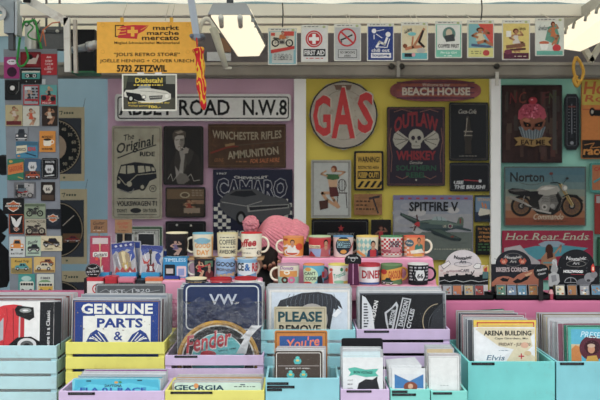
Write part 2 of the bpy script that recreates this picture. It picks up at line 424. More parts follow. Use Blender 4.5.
o = B().tube([(0, 0, .12), (0, 0, .42)], .004, '#777', 6).lathe([(0, 0, '#b9bab4'), (.033, 0, M('#b9bab4', .3, .7)), (.033, .12, M('#b9bab4', .3, .7)), (.028, .128, '#b9bab4'), (0, .128, '#b9bab4')], 28).build('metal_canister', None, P(32.5, 50, d)); o.location = P(32.5, 50, 3.75); tag(o, 'silver metal canister hanging behind the green rope', 'canister')
d = 3.75
b = B(); b.box(-.05, -.03, 0, .055, .03, .10, M('#5f6266', .5, .3)).box(-.05, -.034, .07, .055, -.03, .085, '#43464a')
for k in (-.03, .03): b.tube([(k, -.04, .078), (k, -.03, .078)], .008, '#b9bab4', 10); b.tube([(k, 0, .09), (k, 0, .34)], .006, '#777', 6)
o = b.build('motor_box', None, P(53, 50, d)); tag(o, 'dark grey motor box behind the worn white awning frame', 'box')
o = B().tube([P(40, 42, 3.2), P(43, 30, 3.2), P(52, 23, 3.22), P(60, 22, 3.22)], .0025, '#c86a3c', 6).tube([P(43, 30, 3.2), P(46, 46, 3.2)], .002, '#c86a3c', 6).build('orange_cable'); tag(o, 'thin orange cable looping under the white awning frame', 'cable')
# green rope holding the magnet board
d = 3.53
GR = M('#1f9a3c', .6, 0, .2, 120)
def sm(pts, n=6):
    out = []; L = len(pts)
    for i in range(L - 1):
        p0, p1, p2, p3 = pts[max(i - 1, 0)], pts[i], pts[i + 1], pts[min(i + 2, L - 1)]
        for k in range(n):
            t = k / n
            out.append(tuple(.5 * (2 * p1[a] + (p2[a] - p0[a]) * t + (2 * p0[a] - 5 * p1[a] + 4 * p2[a] - p3[a]) * t * t + (3 * p1[a] - p0[a] - 3 * p2[a] + p3[a]) * t ** 3) for a in range(3)))
    out.append(pts[-1]); return out
def rope(pxs, d=3.53, dz=None): return sm([tuple(P(x, y, d + (0 if not dz else dz[i]))) for i, (x, y) in enumerate(pxs)])
o = B().tube(rope([(17, 62), (18.5, 50), (20.5, 35), (24, 23), (30, 21.5), (35, 21), (38, 34), (41.5, 49)]), .0052, GR, 7)\
   .tube(rope([(27, 22), (31, 25), (33, 28), (28, 34), (30, 38), (37, 40)]), .0032, GR, 7)\
   .tube(rope([(17, 62), (19, 66), (24, 65), (28, 59), (27, 52), (25.5, 47)]), .0045, GR, 7).build('green_rope')
tag(o, 'bright green rope tied to the top of the magnet board', 'rope')
o = B().tube(rope([(25, 17), (23.5, 23), (27, 26), (30, 22)], 3.55), .0025, '#2b2d30', 6).tube(rope([(35, 17), (33.5, 22), (36, 25), (40, 20)], 3.55), .0025, '#2b2d30', 6).build('wire_hook'); tag(o, 'pair of dark wire hooks carrying the green rope', 'hook')

# ------------------------------------------------------------------ strut, folded arm, flame sock
d = 3.0
b = B(); bar(b, (191, -2), (197.5, 40), 6.5, .03, M('#a9b4c2', .4, .3, .08, 8), d)
o = b.build('awning_strut', None, (0, d, 0)); tag(o, 'pale blue grey slanting awning strut beside the yellow sign', 'strut')
h = B().box(-.02, -.022, -.008, .022, .022, .008, M('#7f8a99', .35, .6)).tube([(-.018, -.024, 0), (-.018, .02, 0)], .008, '#6b7684', 10).tube([(.02, -.024, 0), (.02, .02, 0)], .008, '#6b7684', 10)
h.build('hinge', o, P(197.5, 37, d) - Vector((0, d, 0)))
d = 3.12
o = B().tube(rope([(199, 33), (201, 24), (206, 19), (212, 22), (214, 30)], d), [.009] * 25, M('#d9d6c6', .5, .1), 10).tube([P(213, 28, d), P(219, 46, d), P(226, 68, d)], [.015, .014, .010], M('#b9b8a6', .5, .1), 12)
o = o.build('folded_arm'); tag(o, 'cream folding awning arm hanging in front of the dark board', 'arm')
B().box(-.012, -.005, -.004, .014, .005, .004, '#c9c7b6').build('end_clip', o, P(228, 68, d) - Vector((0, 0, 0)))
d = 2.95
fl = B().tube(rope([(198, 48), (200, 60), (200.5, 75), (202, 92), (204, 110)], d), [.019, .022, .021, .018, .015, .014, .014, .016, .018, .018, .017, .015, .014, .015, .017, .018, .018, .017, .015, .013, .012, .012, .011, .008, .004], M('#d4212c', .7, 0, .1), 12)
fm = bpy.data.materials.new('flame_cloth'); fm.use_nodes = True; nt = fm.node_tree
tc = nt.nodes.new('ShaderNodeTexCoord'); mp = nt.nodes.new('ShaderNodeMapping'); mp.inputs['Scale'].default_value = (1, 1, .35)
wv = nt.nodes.new('ShaderNodeTexWave'); wv.inputs['Scale'].default_value = 26; wv.inputs['Distortion'].default_value = 22; wv.bands_direction = 'DIAGONAL'; wv.inputs['Detail'].default_value = 2
rp = nt.nodes.new('ShaderNodeValToRGB'); rp.color_ramp.interpolation = 'CONSTANT'
rp.color_ramp.elements[0].color = hexc('#cc1626') + (1,); rp.color_ramp.elements[1].position = .72; rp.color_ramp.elements[1].color = hexc('#e8b838') + (1,)
nt.links.new(tc.outputs['Object'], mp.inputs[0]); nt.links.new(mp.outputs[0], wv.inputs[0]); nt.links.new(wv.outputs['Fac'], rp.inputs[0]); nt.links.new(rp.outputs[0], nt.nodes['Principled BSDF'].inputs['Base Color'])
nt.nodes['Principled BSDF'].inputs['Roughness'].default_value = .75
fl.mats = [fm]
o = fl.build('wind_sock'); tag(o, 'red cloth sock with yellow flames hanging from the strut', 'sock')
B().tube([P(196.5, 38, d + .02), P(197.5, 49, d)], .003, '#c01824', 6).build('string', o)
# yellow ribbon at the right
d = 3.9
o = B().tube(rope([(576, 57), (573.5, 66), (575, 76), (580, 82), (583.5, 72), (580, 62), (576, 57)], d), .0075, M('#d9a21c', .7), 8).tube(rope([(577, 76), (574, 80), (577, 86), (580, 80)], d), .009, M('#d9a21c', .7), 8).build('yellow_ribbon'); tag(o, 'knotted yellow ribbon loop hanging below the right-hand lamp', 'ribbon')

# ------------------------------------------------------------------ lamps
LENS = M('#fff0cc', .3, 0, .0, 5, 0, .75)
LENS.node_tree.nodes['Principled BSDF'].inputs['Base Color'].default_value = (.25, .24, .2, 1)
for l_ in list(LENS.node_tree.links):
    if l_.to_socket.name == 'Base Color': LENS.node_tree.links.remove(l_)
def quadbox(b, q, y_front, back, m):   # q: 4 world points (lens), extruded along `back`
    q = [Vector(p) for p in q]; r = [p + Vector(back) for p in q]
    return b.hexa(q + r, m)
L = empty('flood_lamp', P(230, 10, 3.0), 'glowing white flood lamp in a grey housing above the street sign', 'lamp')
o0 = Vector(L.location)
lens = [P(211, 17, 2.75), P(250, 17, 2.75), P(265, 46, 3.42), P(259, 56, 3.6), P(238, 56.5, 3.6)]
ls = B(); c = [p - o0 for p in lens]; up = Vector((0, .02, .03))
ls.add(c + [p + up for p in c], [(0, 1, 2, 3, 4), (9, 8, 7, 6, 5)] + [(i, i + 5, (i + 1) % 5 + 5, (i + 1) % 5) for i in range(5)], LENS)
ls.build('lens', L)
HS = M('#8f959a', .4, .4, .05, 10)
b = B(); q = [P(207.5, 16, 2.74), P(252.5, 16, 2.74), P(267.5, 45.5, 3.42), P(260, 57, 3.62), P(236.5, 57, 3.62)]
q = [p - o0 + Vector((0, .004, .006)) for p in q]; u2 = Vector((0, .05, .05))
tp = [P(213, 3, 2.76), P(246, 3, 2.76), P(258, 36, 3.42), P(254, 46, 3.6), P(240, 46, 3.6)]; tp = [p - o0 for p in tp]
b.add(q + tp, [(4, 3, 2, 1, 0), (5, 6, 7, 8, 9)] + [(i, (i + 1) % 5, (i + 1) % 5 + 5, i + 5) for i in range(5)], HS)
b.build('housing', L)
b = B().tube([P(230, 4, 2.9) - o0, P(230, -20, 2.95) - o0 + Vector((0, .02, .25))], .012, '#5d6266', 10); b.build('mount', L)
for x in (221, 240): B().tube([P(x, 17, 2.74) - o0, P(x + .6, 26, 2.93) - o0], .009, M('#c8c8be', .5), 10).build('clip', L)
for k in range(5):
    p = P(253 + k * 2.8, 20 + k * 5.6, 2.8 + k * .14) - o0
    B().box(-.006, -.006, -.006, .006, .006, .006, '#9aa0a0').build('catch', L, p)
# right-hand trough lamp
L = empty('trough_lamp', P(600, 30, 2.9), 'long glowing trough lamp at the right edge under the roof', 'lamp'); o0 = Vector(L.location)
q = [P(563, 34, 3.58), P(563, 49, 3.6), P(580, 51.5, 3.6), P(640, 24, 3.0), P(640, -13, 2.73)]; q = [p - o0 for p in q]
up = Vector((0.0, .03, .02))
B().add(q + [p + up for p in q], [(0, 1, 2, 3, 4), (9, 8, 7, 6, 5)] + [(i, i + 5, (i + 1) % 5 + 5, (i + 1) % 5) for i in range(5)], LENS).build('lens', L)
q = [P(562, 33, 3.6), P(562, 50, 3.62), P(580, 53, 3.62), P(642, 25, 3.0), P(642, -15, 2.73)]; q = [p - o0 + Vector((0, .012, .01)) for p in q]
tp = [p + Vector((.0, .06, .05)) for p in q]
B().add(q + tp, [(4, 3, 2, 1, 0), (5, 6, 7, 8, 9)] + [(i, (i + 1) % 5, (i + 1) % 5 + 5, i + 5) for i in range(5)], M('#b4b2a6', .5, .1)).build('housing', L)
for x, y, dd in ((566, 30, 3.5), (574, 24.5, 3.4), (586, 17, 3.2), (597, 9.5, 3.05)):
    B().tube([P(x - 1, y + 4, dd) - o0, P(x, y - 1, dd) - o0, P(x + 3, y - 4, dd + .02) - o0], .006, M('#96978f', .4, .4), 8).build('catch', L)
d = 3.6
b = B(); bar(b, (584, 48), (592, 62), 5, .03, M('#c9c4b0', .5), d); bar(b, (602, 42), (590, 62), 5, .03, M('#c9c4b0', .5), d)
tag(b.build('lamp_bracket', None, (0, d, 0)), 'cream folded bracket under the right-hand trough lamp', 'bracket')
# ================================================================== yellow trade sign and the car card below it
Y = '#ffb804'
def art(a):
    a.f4(115, 25, 124, 37, 1, '#3a2e20'); a.p([(118, 36), (121, 30), (117, 30), (122, 26), (135, 25), (149, 25.5), (144, 31), (138, 34), (137, 39), (118, 38)], '#d8232e')
    for k in range(3): a.l([(117, 29 + 3 * k), (126, 28 + 3 * k)], .7, Y)
    a.r(127.5, 30, 138, 33.2, Y); a.r(131, 26.8, 134.5, 36.6, Y); a.l([(141, 30), (148, 26)], .6, Y)
    for k, (w, s) in enumerate(((26, 'markt'), (32, 'marche'), (37, 'mercato'))):
        a.t(s, 179 - w / 2, 27.8 + 5.2 * k, w, 4.2 if k else 4.6, '#3a2e20', .03)
    a.t('Mitglied Schweizerischer Marktverband', 147, 43.2, 65, 3.2, '#3a2a18', .01)
    a.t("“JOLI'S RETRO STORE”", 147, 55, 66, 4.6, '#3a2a18', .02); a.t('JOËLLE HENNIG + OLIVER URECH', 147, 61, 94, 4.8, '#3a2a18', .01)
    a.t('5732 ZETZWIL', 142, 68.5, 50, 7, '#1d1812', .05)
    for x in (103, 118, 170, 188):
        for y in (25, 52): a.o(x, y, 2, 2, .25, '#e09c00', 12)
s = sign('trade_sign', 'yellow market trader sign reading 5732 ZETZWIL', 'sign', (97, 22, 198, 73), 3.1, M(Y, .45, 0, .04), art)
for x in (122, 171.5): B().box(-.006, -.003, 0, .006, .004, .018, M('#f0b400', .5)).build('hanger_tab', s, (PX(x, 3.1) - PX(147.5, 3.1), .0, (73 - 22.5) * 3.1 / F))
for x in (121.5, 165, 171): B().tube([(0, .002, 0), (0, .10, .085)], .0015, '#c9c4b4', 5).build('string', s, (PX(x, 3.1) - PX(147.5, 3.1), .0, (73 - 20.5) * 3.1 / F))
def art(a):
    a.r(123.5, 75.5, 175.5, 109.5, '#2c2e2a'); a.r(123.5, 75.5, 175.5, 82, '#3c4238'); a.r(123.5, 98, 175.5, 109.5, '#4c4b40'); a.p([(123.5, 76), (128, 76), (126, 88), (123.5, 90)], '#5c604c'); a.r(166, 76, 175.5, 84, '#8a8c80')
    a.p([(124, 93), (126, 90), (133, 90), (140, 87), (150, 88), (166, 91), (171, 94), (171, 99), (160, 103), (142, 103), (130, 98), (124.5, 97)], '#d8d6ca'); a.p([(133, 90), (138, 84), (150, 82.6), (156, 84), (160, 90), (150, 88.4), (140, 88)], '#15171a'); a.p([(137, 89), (140.4, 85), (149, 84), (151, 88)], '#8c9698')
    a.p([(126, 92), (140, 94), (146, 101), (138, 101), (127, 96)], '#1a1c1e'); a.e(131, 98.6, 3.4, 4, '#101112', 14); a.e(131, 98.6, 1.6, 2, '#c8c8c0', 12); a.e(144, 97, 2.4, 2.2, '#8c8c84', 14); a.e(144, 97, 1.6, 1.4, '#f0eee4', 12); a.e(167, 96, 2, 2, '#f0eee4', 12); a.p([(149, 96), (163, 95.4), (162, 99), (150, 100)], '#5c5c58')
    a.l([(142, 102), (158, 102.6), (170, 99)], 1, '#f4f2e8'); a.l([(150, 97.6), (162, 97)], .4, '#d8d6ca'); a.l([(140, 91), (156, 92), (168, 94)], .4, '#8c8a80')
    a.t('Diebstahl', 149, 80.5, 27, 5, '#f2d433', .03); a.scrib(134, 84.6, 163, 87, 1, '#f2d433', 2.4, 3)
    a.t('Jeder Diebstahl wird der', 149, 103, 42, 2.2, '#f2d433', .01); a.t('Polizei gemeldet', 141, 106, 24, 2, '#f2d433', .01); a.t('100.-', 155, 107, 12, 2.6, '#f2d433', .04)
s = sign('warning_card', 'white bordered car photograph card with yellow writing, under the yellow sign', 'card', (122, 74, 177, 111), 3.08, M('#eceadd', .5), art)
B().box(-.045, -.001, 0, -.02, .001, .014, '#e8e8e8').box(.02, -.001, 0, .045, .001, .014, '#e8e8e8').build('tape', s, (0, .001, 37 * 3.08 / F - .008))

# ================================================================== hanging cards
def card(box, label, bg, art, cords=(0,)):
    x0, y0, x1, y1 = box; d = 3.2
    def full(a):
        a.r(x0 + 1, y0 + 3.5, x1 - 1, y1 - 1, bg); a.scrib(x0 + 3, y0 + 1.2, x1 - 9, y0 + 2.8, 1, '#777', 2.4, int(x0)); a.e(x1 - 4, y0 + 2, 1.6, 1.1, '#a9b87a', 12)
        art(a)
    s = sign('hanging_card', label, 'card', box, d, M('#d6d6cc', .4), full, .002, .8, 'tin postcards hanging in a row under the roof')
    k = d / F; H = (y1 - y0) * k
    b = B()
    for u in cords: b.tube([(u * k, .001, H - .004), (u * k + .002, .14, PZ(14, 3.34) - (PZ(y1, d)))], .0012, '#d8d4c4', 5)
    b.build('string', s)
    B().box(-(x1 - x0) / 2 * k, -.0035, .0, (x1 - x0) / 2 * k, -.0031, H, SLEEVE).build('clear_sleeve', s)
    return s
def a1(a):
    a.r(270.5, 32, 294.5, 50, '#d8d4c0'); a.r(272, 50, 293.5, 63, '#c2c8c4'); a.bike(272, 34, 293, 47, '#4a4a42'); a.man(279, 31, 286, 39, '#c8702c'); a.r(284, 31.5, 294, 36, '#cc4434'); a.p([(271, 50), (294.5, 46), (294.5, 49), (271, 53.5)], '#c2352e'); a.r(271, 33, 275, 36, '#cc4434'); a.scrib(274, 54, 292, 61, 4, '#8a8f90', 3, 4); a.o(282.5, 58, 2, 2, .5, '#333', 12)
K1 = card((268, 28, 297, 65), 'hanging card with a motorcycle race poster and pale blue border', '#7fb3bf', a1, (0,))
def a2(a):
    a.o(314, 39, 8.5, 8.5, 1.4, '#c8242c'); a.e(314, 39, 6.5, 6.5, '#c8242c'); a.r(312.3, 34, 315.7, 44, '#eee'); a.r(309, 37.3, 319, 40.7, '#eee'); a.r(303.5, 49, 325.5, 56.5, '#2e3236'); a.t('FIRST AID', 314.5, 52.8, 20, 5, '#e4e4e4', .04); a.scrib(306, 58, 324, 59.5, 1, '#c8242c', 3)
card((301, 25, 328, 62), 'white hanging card with a red cross in a circle, FIRST AID', '#d9dad8', a2, (-3,))
def a3(a):
    a.l([(341, 40), (346, 38), (352, 35)], 1.6, '#333'); a.e(341, 42, 1.4, 1.2, '#555', 10); a.o(347, 37.5, 9.3, 9.3, 1.7, '#c8242c'); a.l([(340.5, 31.5), (353.5, 43.5)], 1.8, '#c8242c'); a.r(338, 49.5, 357, 58, '#55585c'); a.r(338.6, 50.1, 356.4, 57.4, '#bfc0c0'); a.t('NO SMOKING', 347.5, 52.4, 15, 2.6, '#444', .03); a.t('AREA', 347.5, 55.8, 7, 2.2, '#444', .03)
card((334, 24, 361, 61), 'grey hanging card with a struck-out cigarette in a red ring', '#b9bbbd', a3, (0, 3))
def a4(a):
    W = '#e8e8ea'; a.e(374, 31, 2.4, 2.4, W, 12); a.l([(377, 31), (384, 29.6)], .7, W); a.l([(376, 34), (382, 38)], .7, W); a.l([(374, 35), (374, 39)], .9, W); a.e(388, 34.5, 2.6, 2.6, W, 14); a.l([(387, 38), (384.5, 44.5), (379.5, 42), (376.5, 47)], 2.3, W); a.l([(389.5, 39), (387, 47.5), (378, 47)], .9, W); a.t('chill out', 380.5, 50.3, 18, 3.6, W, .03); a.r(371, 53, 391, 58, W); a.t('lounge', 381, 55.7, 17, 4, '#28418a', .05)
card((367, 23, 394, 61), 'blue hanging card with a white reclining figure, chill out lounge', '#27408c', a4, (0,))
def a5(a):
    a.r(402, 53, 427, 59, '#5bb7bd'); a.l([(406, 49), (413, 47), (421, 47)], 3.2, '#c47a50'); a.l([(412, 45), (413, 37)], 1.6, '#c47a50'); a.l([(414, 46), (424, 29)], 2.4, '#b87850'); a.l([(423, 31), (419, 42), (424, 47)], 2.3, '#3a2a28'); a.e(405, 46, 2.3, 2.2, '#8c4a28', 10); a.e(421, 50.5, 4.5, 2.6, '#b8b8b0', 12); a.e(412, 34, 4.2, 1.8, '#6cc0c4', 12); a.r(404.5, 53.5, 412, 57, '#24262c'); a.e(413.5, 54.8, 2, 2, '#e0a0a8', 8); a.t('Good Morning', 408, 31, 8, 5, '#345', .01, .3, -25)
card((401, 22, 428, 60), 'hanging card of a woman on her back with legs up, cream ground', '#dccfa8', a5, (-1, 5))
def a6(a):
    a.r(437, 25, 460, 50, '#dfe0da'); a.e(449, 34, 6.5, 7, '#5f8a80', 18); a.e(449, 33, 3.2, 4, '#c9b9a0', 12); a.p([(444, 36), (454, 34), (455, 41), (446, 42)], '#44484a'); a.t('COFFEE FIRST', 448.5, 46, 21, 3.6, '#26282a', .04); a.t('Pin-Up Girl', 448.5, 53, 16, 3, '#e8f4ee', .02, .2); a.scrib(444, 55.5, 453, 57, 1, '#e8f4ee', 3)
card((435, 21, 462, 58), 'hanging card in black, white and mint, COFFEE FIRST', '#6fc5aa', a6, (3,))
def a7(a):
    a.r(468.5, 24, 493, 50, '#78b4bc'); a.p([(478, 24), (493, 24), (493, 47), (486, 36)], '#d84a3a'); a.lady(470, 27, 492, 48, '#d9c9a0', '#b9744a', '#5a2c14', False); a.l([(478, 43), (485, 41), (492, 45)], 3, '#b9744a'); a.l([(472, 45), (490, 47)], 2.6, '#4a6088'); a.r(468.5, 48, 493, 57, '#d9d47c'); a.e(486, 53, 3.4, 3, '#c23a3a', 12); a.scrib(471, 51, 481, 55, 2, '#8a8a50', 3)
K7 = card((467, 20, 494, 58), 'hanging card of a reclining woman on blue and red ground', '#d9d8a0', a7, (-8,))
def a8(a):
    a.r(503.5, 24, 528.5, 54, '#e0c968'); a.lady(508, 28, 525, 52, '#d8d0c8', '#b98058', '#6a2a18'); a.l([(507, 47), (524, 45)], 3.6, '#8a5a40'); a.l([(510, 50), (525, 49)], 2, '#5a3028'); a.r(506, 31, 511, 37, '#e8e6dc'); a.r(503.5, 53, 528.5, 59, '#5a1f3a'); a.e(508, 52, 4, 2.6, '#7a3048', 12); a.t('i love you', 522, 29, 7, 5, '#3a2418', .02); a.scrib(514, 56, 526, 57.5, 1, '#d8c8a8', 3)
card((502, 20, 530, 60), 'hanging card of a kneeling woman on yellow ground with maroon foot', '#e0c968', a8, (1,))
def a9(a):
    a.r(536.5, 22, 562.5, 51, '#d8ddd4'); a.p([(545, 40), (548, 27), (556, 24), (560, 38), (558, 46)], '#5f9a86'); a.lady(547, 21, 560, 45, '#c8703c', '#c07a50', '#7a3018'); a.e(544, 43, 5, 1.8, '#c8643c', 14); a.p([(539.5, 44), (548.5, 44), (547, 50), (541, 50)], '#f0f0ea'); a.e(556.5, 48, 4.2, 3.6, '#d02c34', 14); a.r(536.5, 51, 562.5, 55, '#5fae9e'); a.t('Get well soon', 543, 28, 9, 5, '#456', .01, .3)
card((535, 18, 564, 56), 'hanging card of a woman in a green chair with a soup bowl', '#d8ddd4', a9, (2,))

for kk, pts in ((K1, [(282.5, 3), (283, 14), (282.5, 27)]), (K7, [(481.5, 0), (482, 9), (481, 20)])):
    B().tube([tuple(Vector(p) - kk.location) for p in rope(pts, 3.16)], .0024, '#202224', 6).build('black_cord', kk)
# ================================================================== signs on the mauve panel
G = 'tin signs on the back panels'
def art(a):
    a.f4(117.5, 96.5, 289, 119, 1.2, '#1c1d20', 3); a.t('ABBEY ROAD', 174.5, 107.5, 111, 16, '#1c1d20', .035); a.t('N.W.8', 265, 107.5, 44, 16, '#1c1d20', .035)
sign('street_sign', 'long white street sign reading ABBEY ROAD N.W.8', 'sign', (115, 94, 291, 121), WD, M('#dcdcda', .4, 0, .05), art, .006, 3, G)
def art(a):
    D = '#2c2e30'; a.f4(113.5, 127.5, 160.5, 217.5, .7, '#6a655a', 2)
    a.t('The', 129, 137, 11, 6, D, .02, .3, -12); a.t('Original', 135, 146, 38, 13, D, .03, .3, -14); a.l([(118, 158), (133, 152), (156, 145)], 1.2, D); a.t('RIDE', 147.5, 154, 15, 4.6, D, .06)
    a.p([(117, 188), (117, 177), (121, 165), (135, 162), (153, 164), (156, 170), (157, 178), (150, 181), (146, 188), (128, 192)], '#23262e')
    for q in ([(119.5, 173), (121.5, 166.5), (126, 165.5), (126, 174)], [(127.5, 174), (127.5, 165.5), (134, 165.5), (135, 172.5)], [(138.5, 173), (138, 166), (144, 165.8), (145, 172)], [(146, 172), (145.5, 166), (150, 166.5), (151, 171)], [(152, 171), (151.5, 167), (154.5, 168), (155, 171)]): a.p(q, '#a9a48f')
    a.l([(119, 177), (126, 185), (137, 175), (156, 173)], .7, '#a9a48f'); a.e(129.5, 184, 2.6, 2.8, '#a9a48f', 12); a.e(119, 182, 1.6, 2, '#a9a48f', 10)
    a.e(142.5, 187, 3.6, 3.8, D, 14); a.e(142.5, 187, 1.8, 2, '#a9a48f', 10); a.l([(120, 190), (131, 193), (134, 189)], .9, '#777'); a.o(153, 188.5, 3.6, 3.6, .7, D, 16); a.t('W', 153, 188.5, 4, 3.4, D, .03)
    a.r(118, 198, 157, 198.8, D); a.t('VOLKSWAGEN T1', 137, 203.5, 40, 5, D, .04); a.t("DON'T", 122.5, 210.5, 10, 3.6, D, .03); a.t('ON TOUR', 150, 210.5, 14, 3.6, D, .03); a.e(136, 210.5, 5.5, 2.6, D, 14); a.r(118, 214.4, 157, 215, D)
sign('tin_sign', 'tall beige tin sign with a black camper van, Original RIDE', 'sign', (112, 126, 162, 219), WD, M('#a9a48f', .5, 0, .14, 18, .25), art, .006, 2, G)
def art(a):
    a.f4(165, 127.5, 202, 183, .6, '#35332f', 2)
    a.p([(169, 183), (168, 172), (172, 160), (176, 152), (182, 148), (192, 149), (199, 157), (202, 172), (201.5, 183)], '#2b2826')
    a.p([(178, 151), (186, 150), (187, 160), (184, 170), (182, 182), (177, 182), (175, 166)], '#8f8a84'); a.p([(176, 151), (179, 150), (181, 160), (179, 172), (174, 164)], '#3a3633'); a.p([(186, 149), (190, 152), (187, 164), (183, 176), (184, 162)], '#45413d')
    a.p([(175, 137), (177, 134.5), (183, 134), (184.6, 138), (184.4, 144), (182, 149.5), (179, 151), (176, 148.6), (174.4, 142)], '#aca49b'); a.p([(180, 139), (184.6, 138), (184.4, 144), (182, 149.5), (180.5, 150)], '#7c756d')
    a.p([(173, 140), (172.6, 134), (175, 130.6), (181, 129.6), (186, 132), (186, 138), (184, 135.6), (178, 135.4), (175, 137), (174.4, 141)], '#4c443d'); a.p([(175, 132.4), (181, 130.4), (184, 132), (178, 134)], '#8a8074')
    a.l([(175.6, 140.2), (178.4, 139.8)], .7, '#3a3430'); a.l([(180.4, 139.8), (183.2, 140.2)], .7, '#3a3430'); a.l([(179.6, 141), (179.2, 144.4), (180.4, 144.6)], .4, '#6a625a'); a.l([(178, 147), (181.4, 146.8)], .6, '#6a4a44')
    a.l([(181, 147), (186, 149.6)], .6, '#b8b2a8'); a.p([(184, 151), (189, 148), (194, 152), (192, 160), (188, 166)], '#3c3835'); a.p([(183, 150), (186, 147), (189, 149), (188, 153), (184, 154)], '#948c84')
    a.l([(168, 179), (171, 174), (173, 181), (177, 176), (180, 181), (181, 170), (186, 179), (191, 174), (194, 181), (200, 180)], .5, '#a8a39b'); a.p([(176, 178), (180, 173), (186, 174), (190, 180), (184, 184), (178, 184)], '#6c6761')
sign('tin_sign', 'dark portrait tin sign of a man in a jacket', 'sign', (163.5, 126, 203.5, 185), WD, M('#211f1e', .35), art, .006, 2, G)
def art(a):
    a.r(167, 189, 204, 216, '#3c3228'); a.r(167, 189, 204, 199, '#6b553c'); a.r(190, 200, 204, 204, '#8b6a50'); a.lady(182, 199, 197, 213, '#8a3a28', '#a07a58'); a.e(185, 195, 5, 3, '#a39678', 14); a.e(185, 195, 3.6, 2, '#5a4834', 14); a.r(184, 208, 200, 213, '#8c7a66'); a.scrib(192, 190, 203, 197, 3, '#8c7a66', 2, 5)
sign('tin_sign', 'small brown tin sign of a diner scene, above the small black sign', 'sign', (165.5, 187, 205.5, 217.5), WD, M('#26221e', .35), art, .006, 2, G)
def art(a):
    a.e(177, 225, 1.1, 1.1, '#b8b4a8', 10); a.e(191, 225.5, 1.1, 1.1, '#b8b4a8', 10); a.f4(167.5, 223, 204, 250, .5, '#3a3a3a', 2); a.p([(180, 240), (183, 233), (187, 240)], '#6c6a66')
sign('tin_sign', 'small black tin sign with two light dots below the diner scene sign', 'sign', (165.5, 221, 206, 252), WD, M('#1b1b1c', .3), art, .006, 2, G)
def art(a):
    a.f4(209.5, 126, 285, 166, .8, '#5e452e'); S = '#9a8f78'
    a.t('WINCHESTER RIFLES', 247, 135, 69, 8, S, .03, 0, 0, -2); a.l([(211, 153), (228, 147), (238, 146)], 1.8, '#7a2f22'); a.l([(236, 145.5), (284, 141)], 1, '#55453a'); a.l([(226, 145.5), (234, 144)], 2.4, '#8b7048')
    a.t('AMMUNITION', 253, 153, 51, 8, S, .035, 0, -6); a.t('FOR SALE HERE', 265, 160.5, 29, 4.2, '#b86a3a', .02, .2, -3); a.t('GUNS', 219, 160, 9, 3.6, '#8a5a34', .02, .2); a.scrib(236, 161, 247, 163.5, 1, '#8a5a34', 2.4)
sign('tin_sign', 'wide brown tin sign advertising rifles and ammunition', 'sign', (208, 124, 286, 168), WD, M('#4b3525', .5, 0, .2, 20, .4), art, .006, .5, G)
def art(a):
    for i in range(4):
        for j in range(7):
            if (i + j) % 2: a.r(213.8 + i * 4.2, 203 + j * 3.9, 218 + i * 4.2, 206.9 + j * 3.9, '#c5c4bb')
            if (i + j) % 2 and i < 3: a.r(280 + i * 4, 199 + j * 3.9, 284 + i * 4, 202.9 + j * 3.9, '#c5c4bb')
    a.t('CHEVROLET', 251, 177.4, 34, 2.6, '#b8b8b2', .05, 0, 0, -1.2); a.t('1967', 222, 173.5, 10, 2, '#b8b8b2', .04)
    a.t('CAMARO', 252, 188.5, 71, 20.5, '#a4a6ac', .11, 0, 0, -3); a.t('CAMARO', 252, 188.5, 69.8, 18.8, '#1d2038', .05, 0, 0, -3)
    C = '#4a4c50'; a.p([(220, 200), (226, 194), (234, 189.5), (256, 189), (266, 195), (286, 199), (291, 205), (290, 214), (262, 222), (244, 226), (226, 214), (220, 208)], C)
    a.p([(229, 195), (236, 191), (252, 190.5), (257, 195), (244, 197)], '#20242a'); a.p([(247, 206), (289, 204), (289, 208), (248, 212)], '#8b8c88'); a.p([(249, 207), (288, 205), (288, 207), (250, 210.5)], '#22242a'); a.e(241, 218, 5, 7, '#131416', 14); a.e(241, 218, 2.6, 4, '#888', 12); a.l([(222, 202), (246, 206), (262, 201)], .6, '#9a9a96')
    a.r(214, 229, 291.5, 250, '#1d2038'); a.t('AMERICAN LEGEND', 252, 234, 70, 7, '#b8b8b0', .06)
sign('tin_sign', 'navy tin sign with a muscle car and chequered sides, half hidden by the pink hat', 'sign', (213, 169.5, 292.5, 250), WD, M('#1d2038', .35), art, .006, .5, G)
def art(a):
    a.f4(127.5, 227, 162, 280, 2, '#2f5a3c', 1); a.f4(130.5, 230, 159, 276, .5, '#555'); a.t('RETURN', 145, 233, 20, 2.6, '#444', .03)
    a.r(135, 237, 155, 262, '#8f8e8a')
sign('tin_sign', 'white tin sign with a dark green border, behind the guitar key rings', 'sign', (126.5, 226, 163, 281), WD, M('#b9bbb4', .4), art, .006, 1, G)

# ================================================================== signs on the yellow panel
def art(a):
    a.o(343.5, 115, 34, 34, 1.4, '#26262a', 40); a.o(343.5, 115, 24, 25, .5, '#8a857a', 30)
    a.p([(334, 85), (352, 85), (350, 90), (336, 90)], '#7c6152')
sg = sign('petrol_sign', 'round rusty grey tin sign with red letters GAS', 'sign', (309, 80, 378, 150), WD, M('#b4ac9e', .5, 0, .12, 14, .6), art, .006, 34.4, G)
a = Art(343.5, 150, WD, .005); 
for off, c in ((0, '#c9bfae'), (.9, '#cc3438')):
    if c == '#c9bfae':
        a.t('G', 322.5, 116, 19, 43, c, .05); a.t('A', 344, 112.6, 25, 53, c, .05); a.t('S', 366, 112.6, 17, 43, c, .05)
    else:
        a.t('G', 321.8, 115.8, 17.6, 41, c, .045); a.t('A', 343.2, 113, 23.6, 51, c, .045); a.t('S', 365.3, 112.8, 15.6, 41, c, .045)
a.build('painted_word', sg, (0, 0, 0))
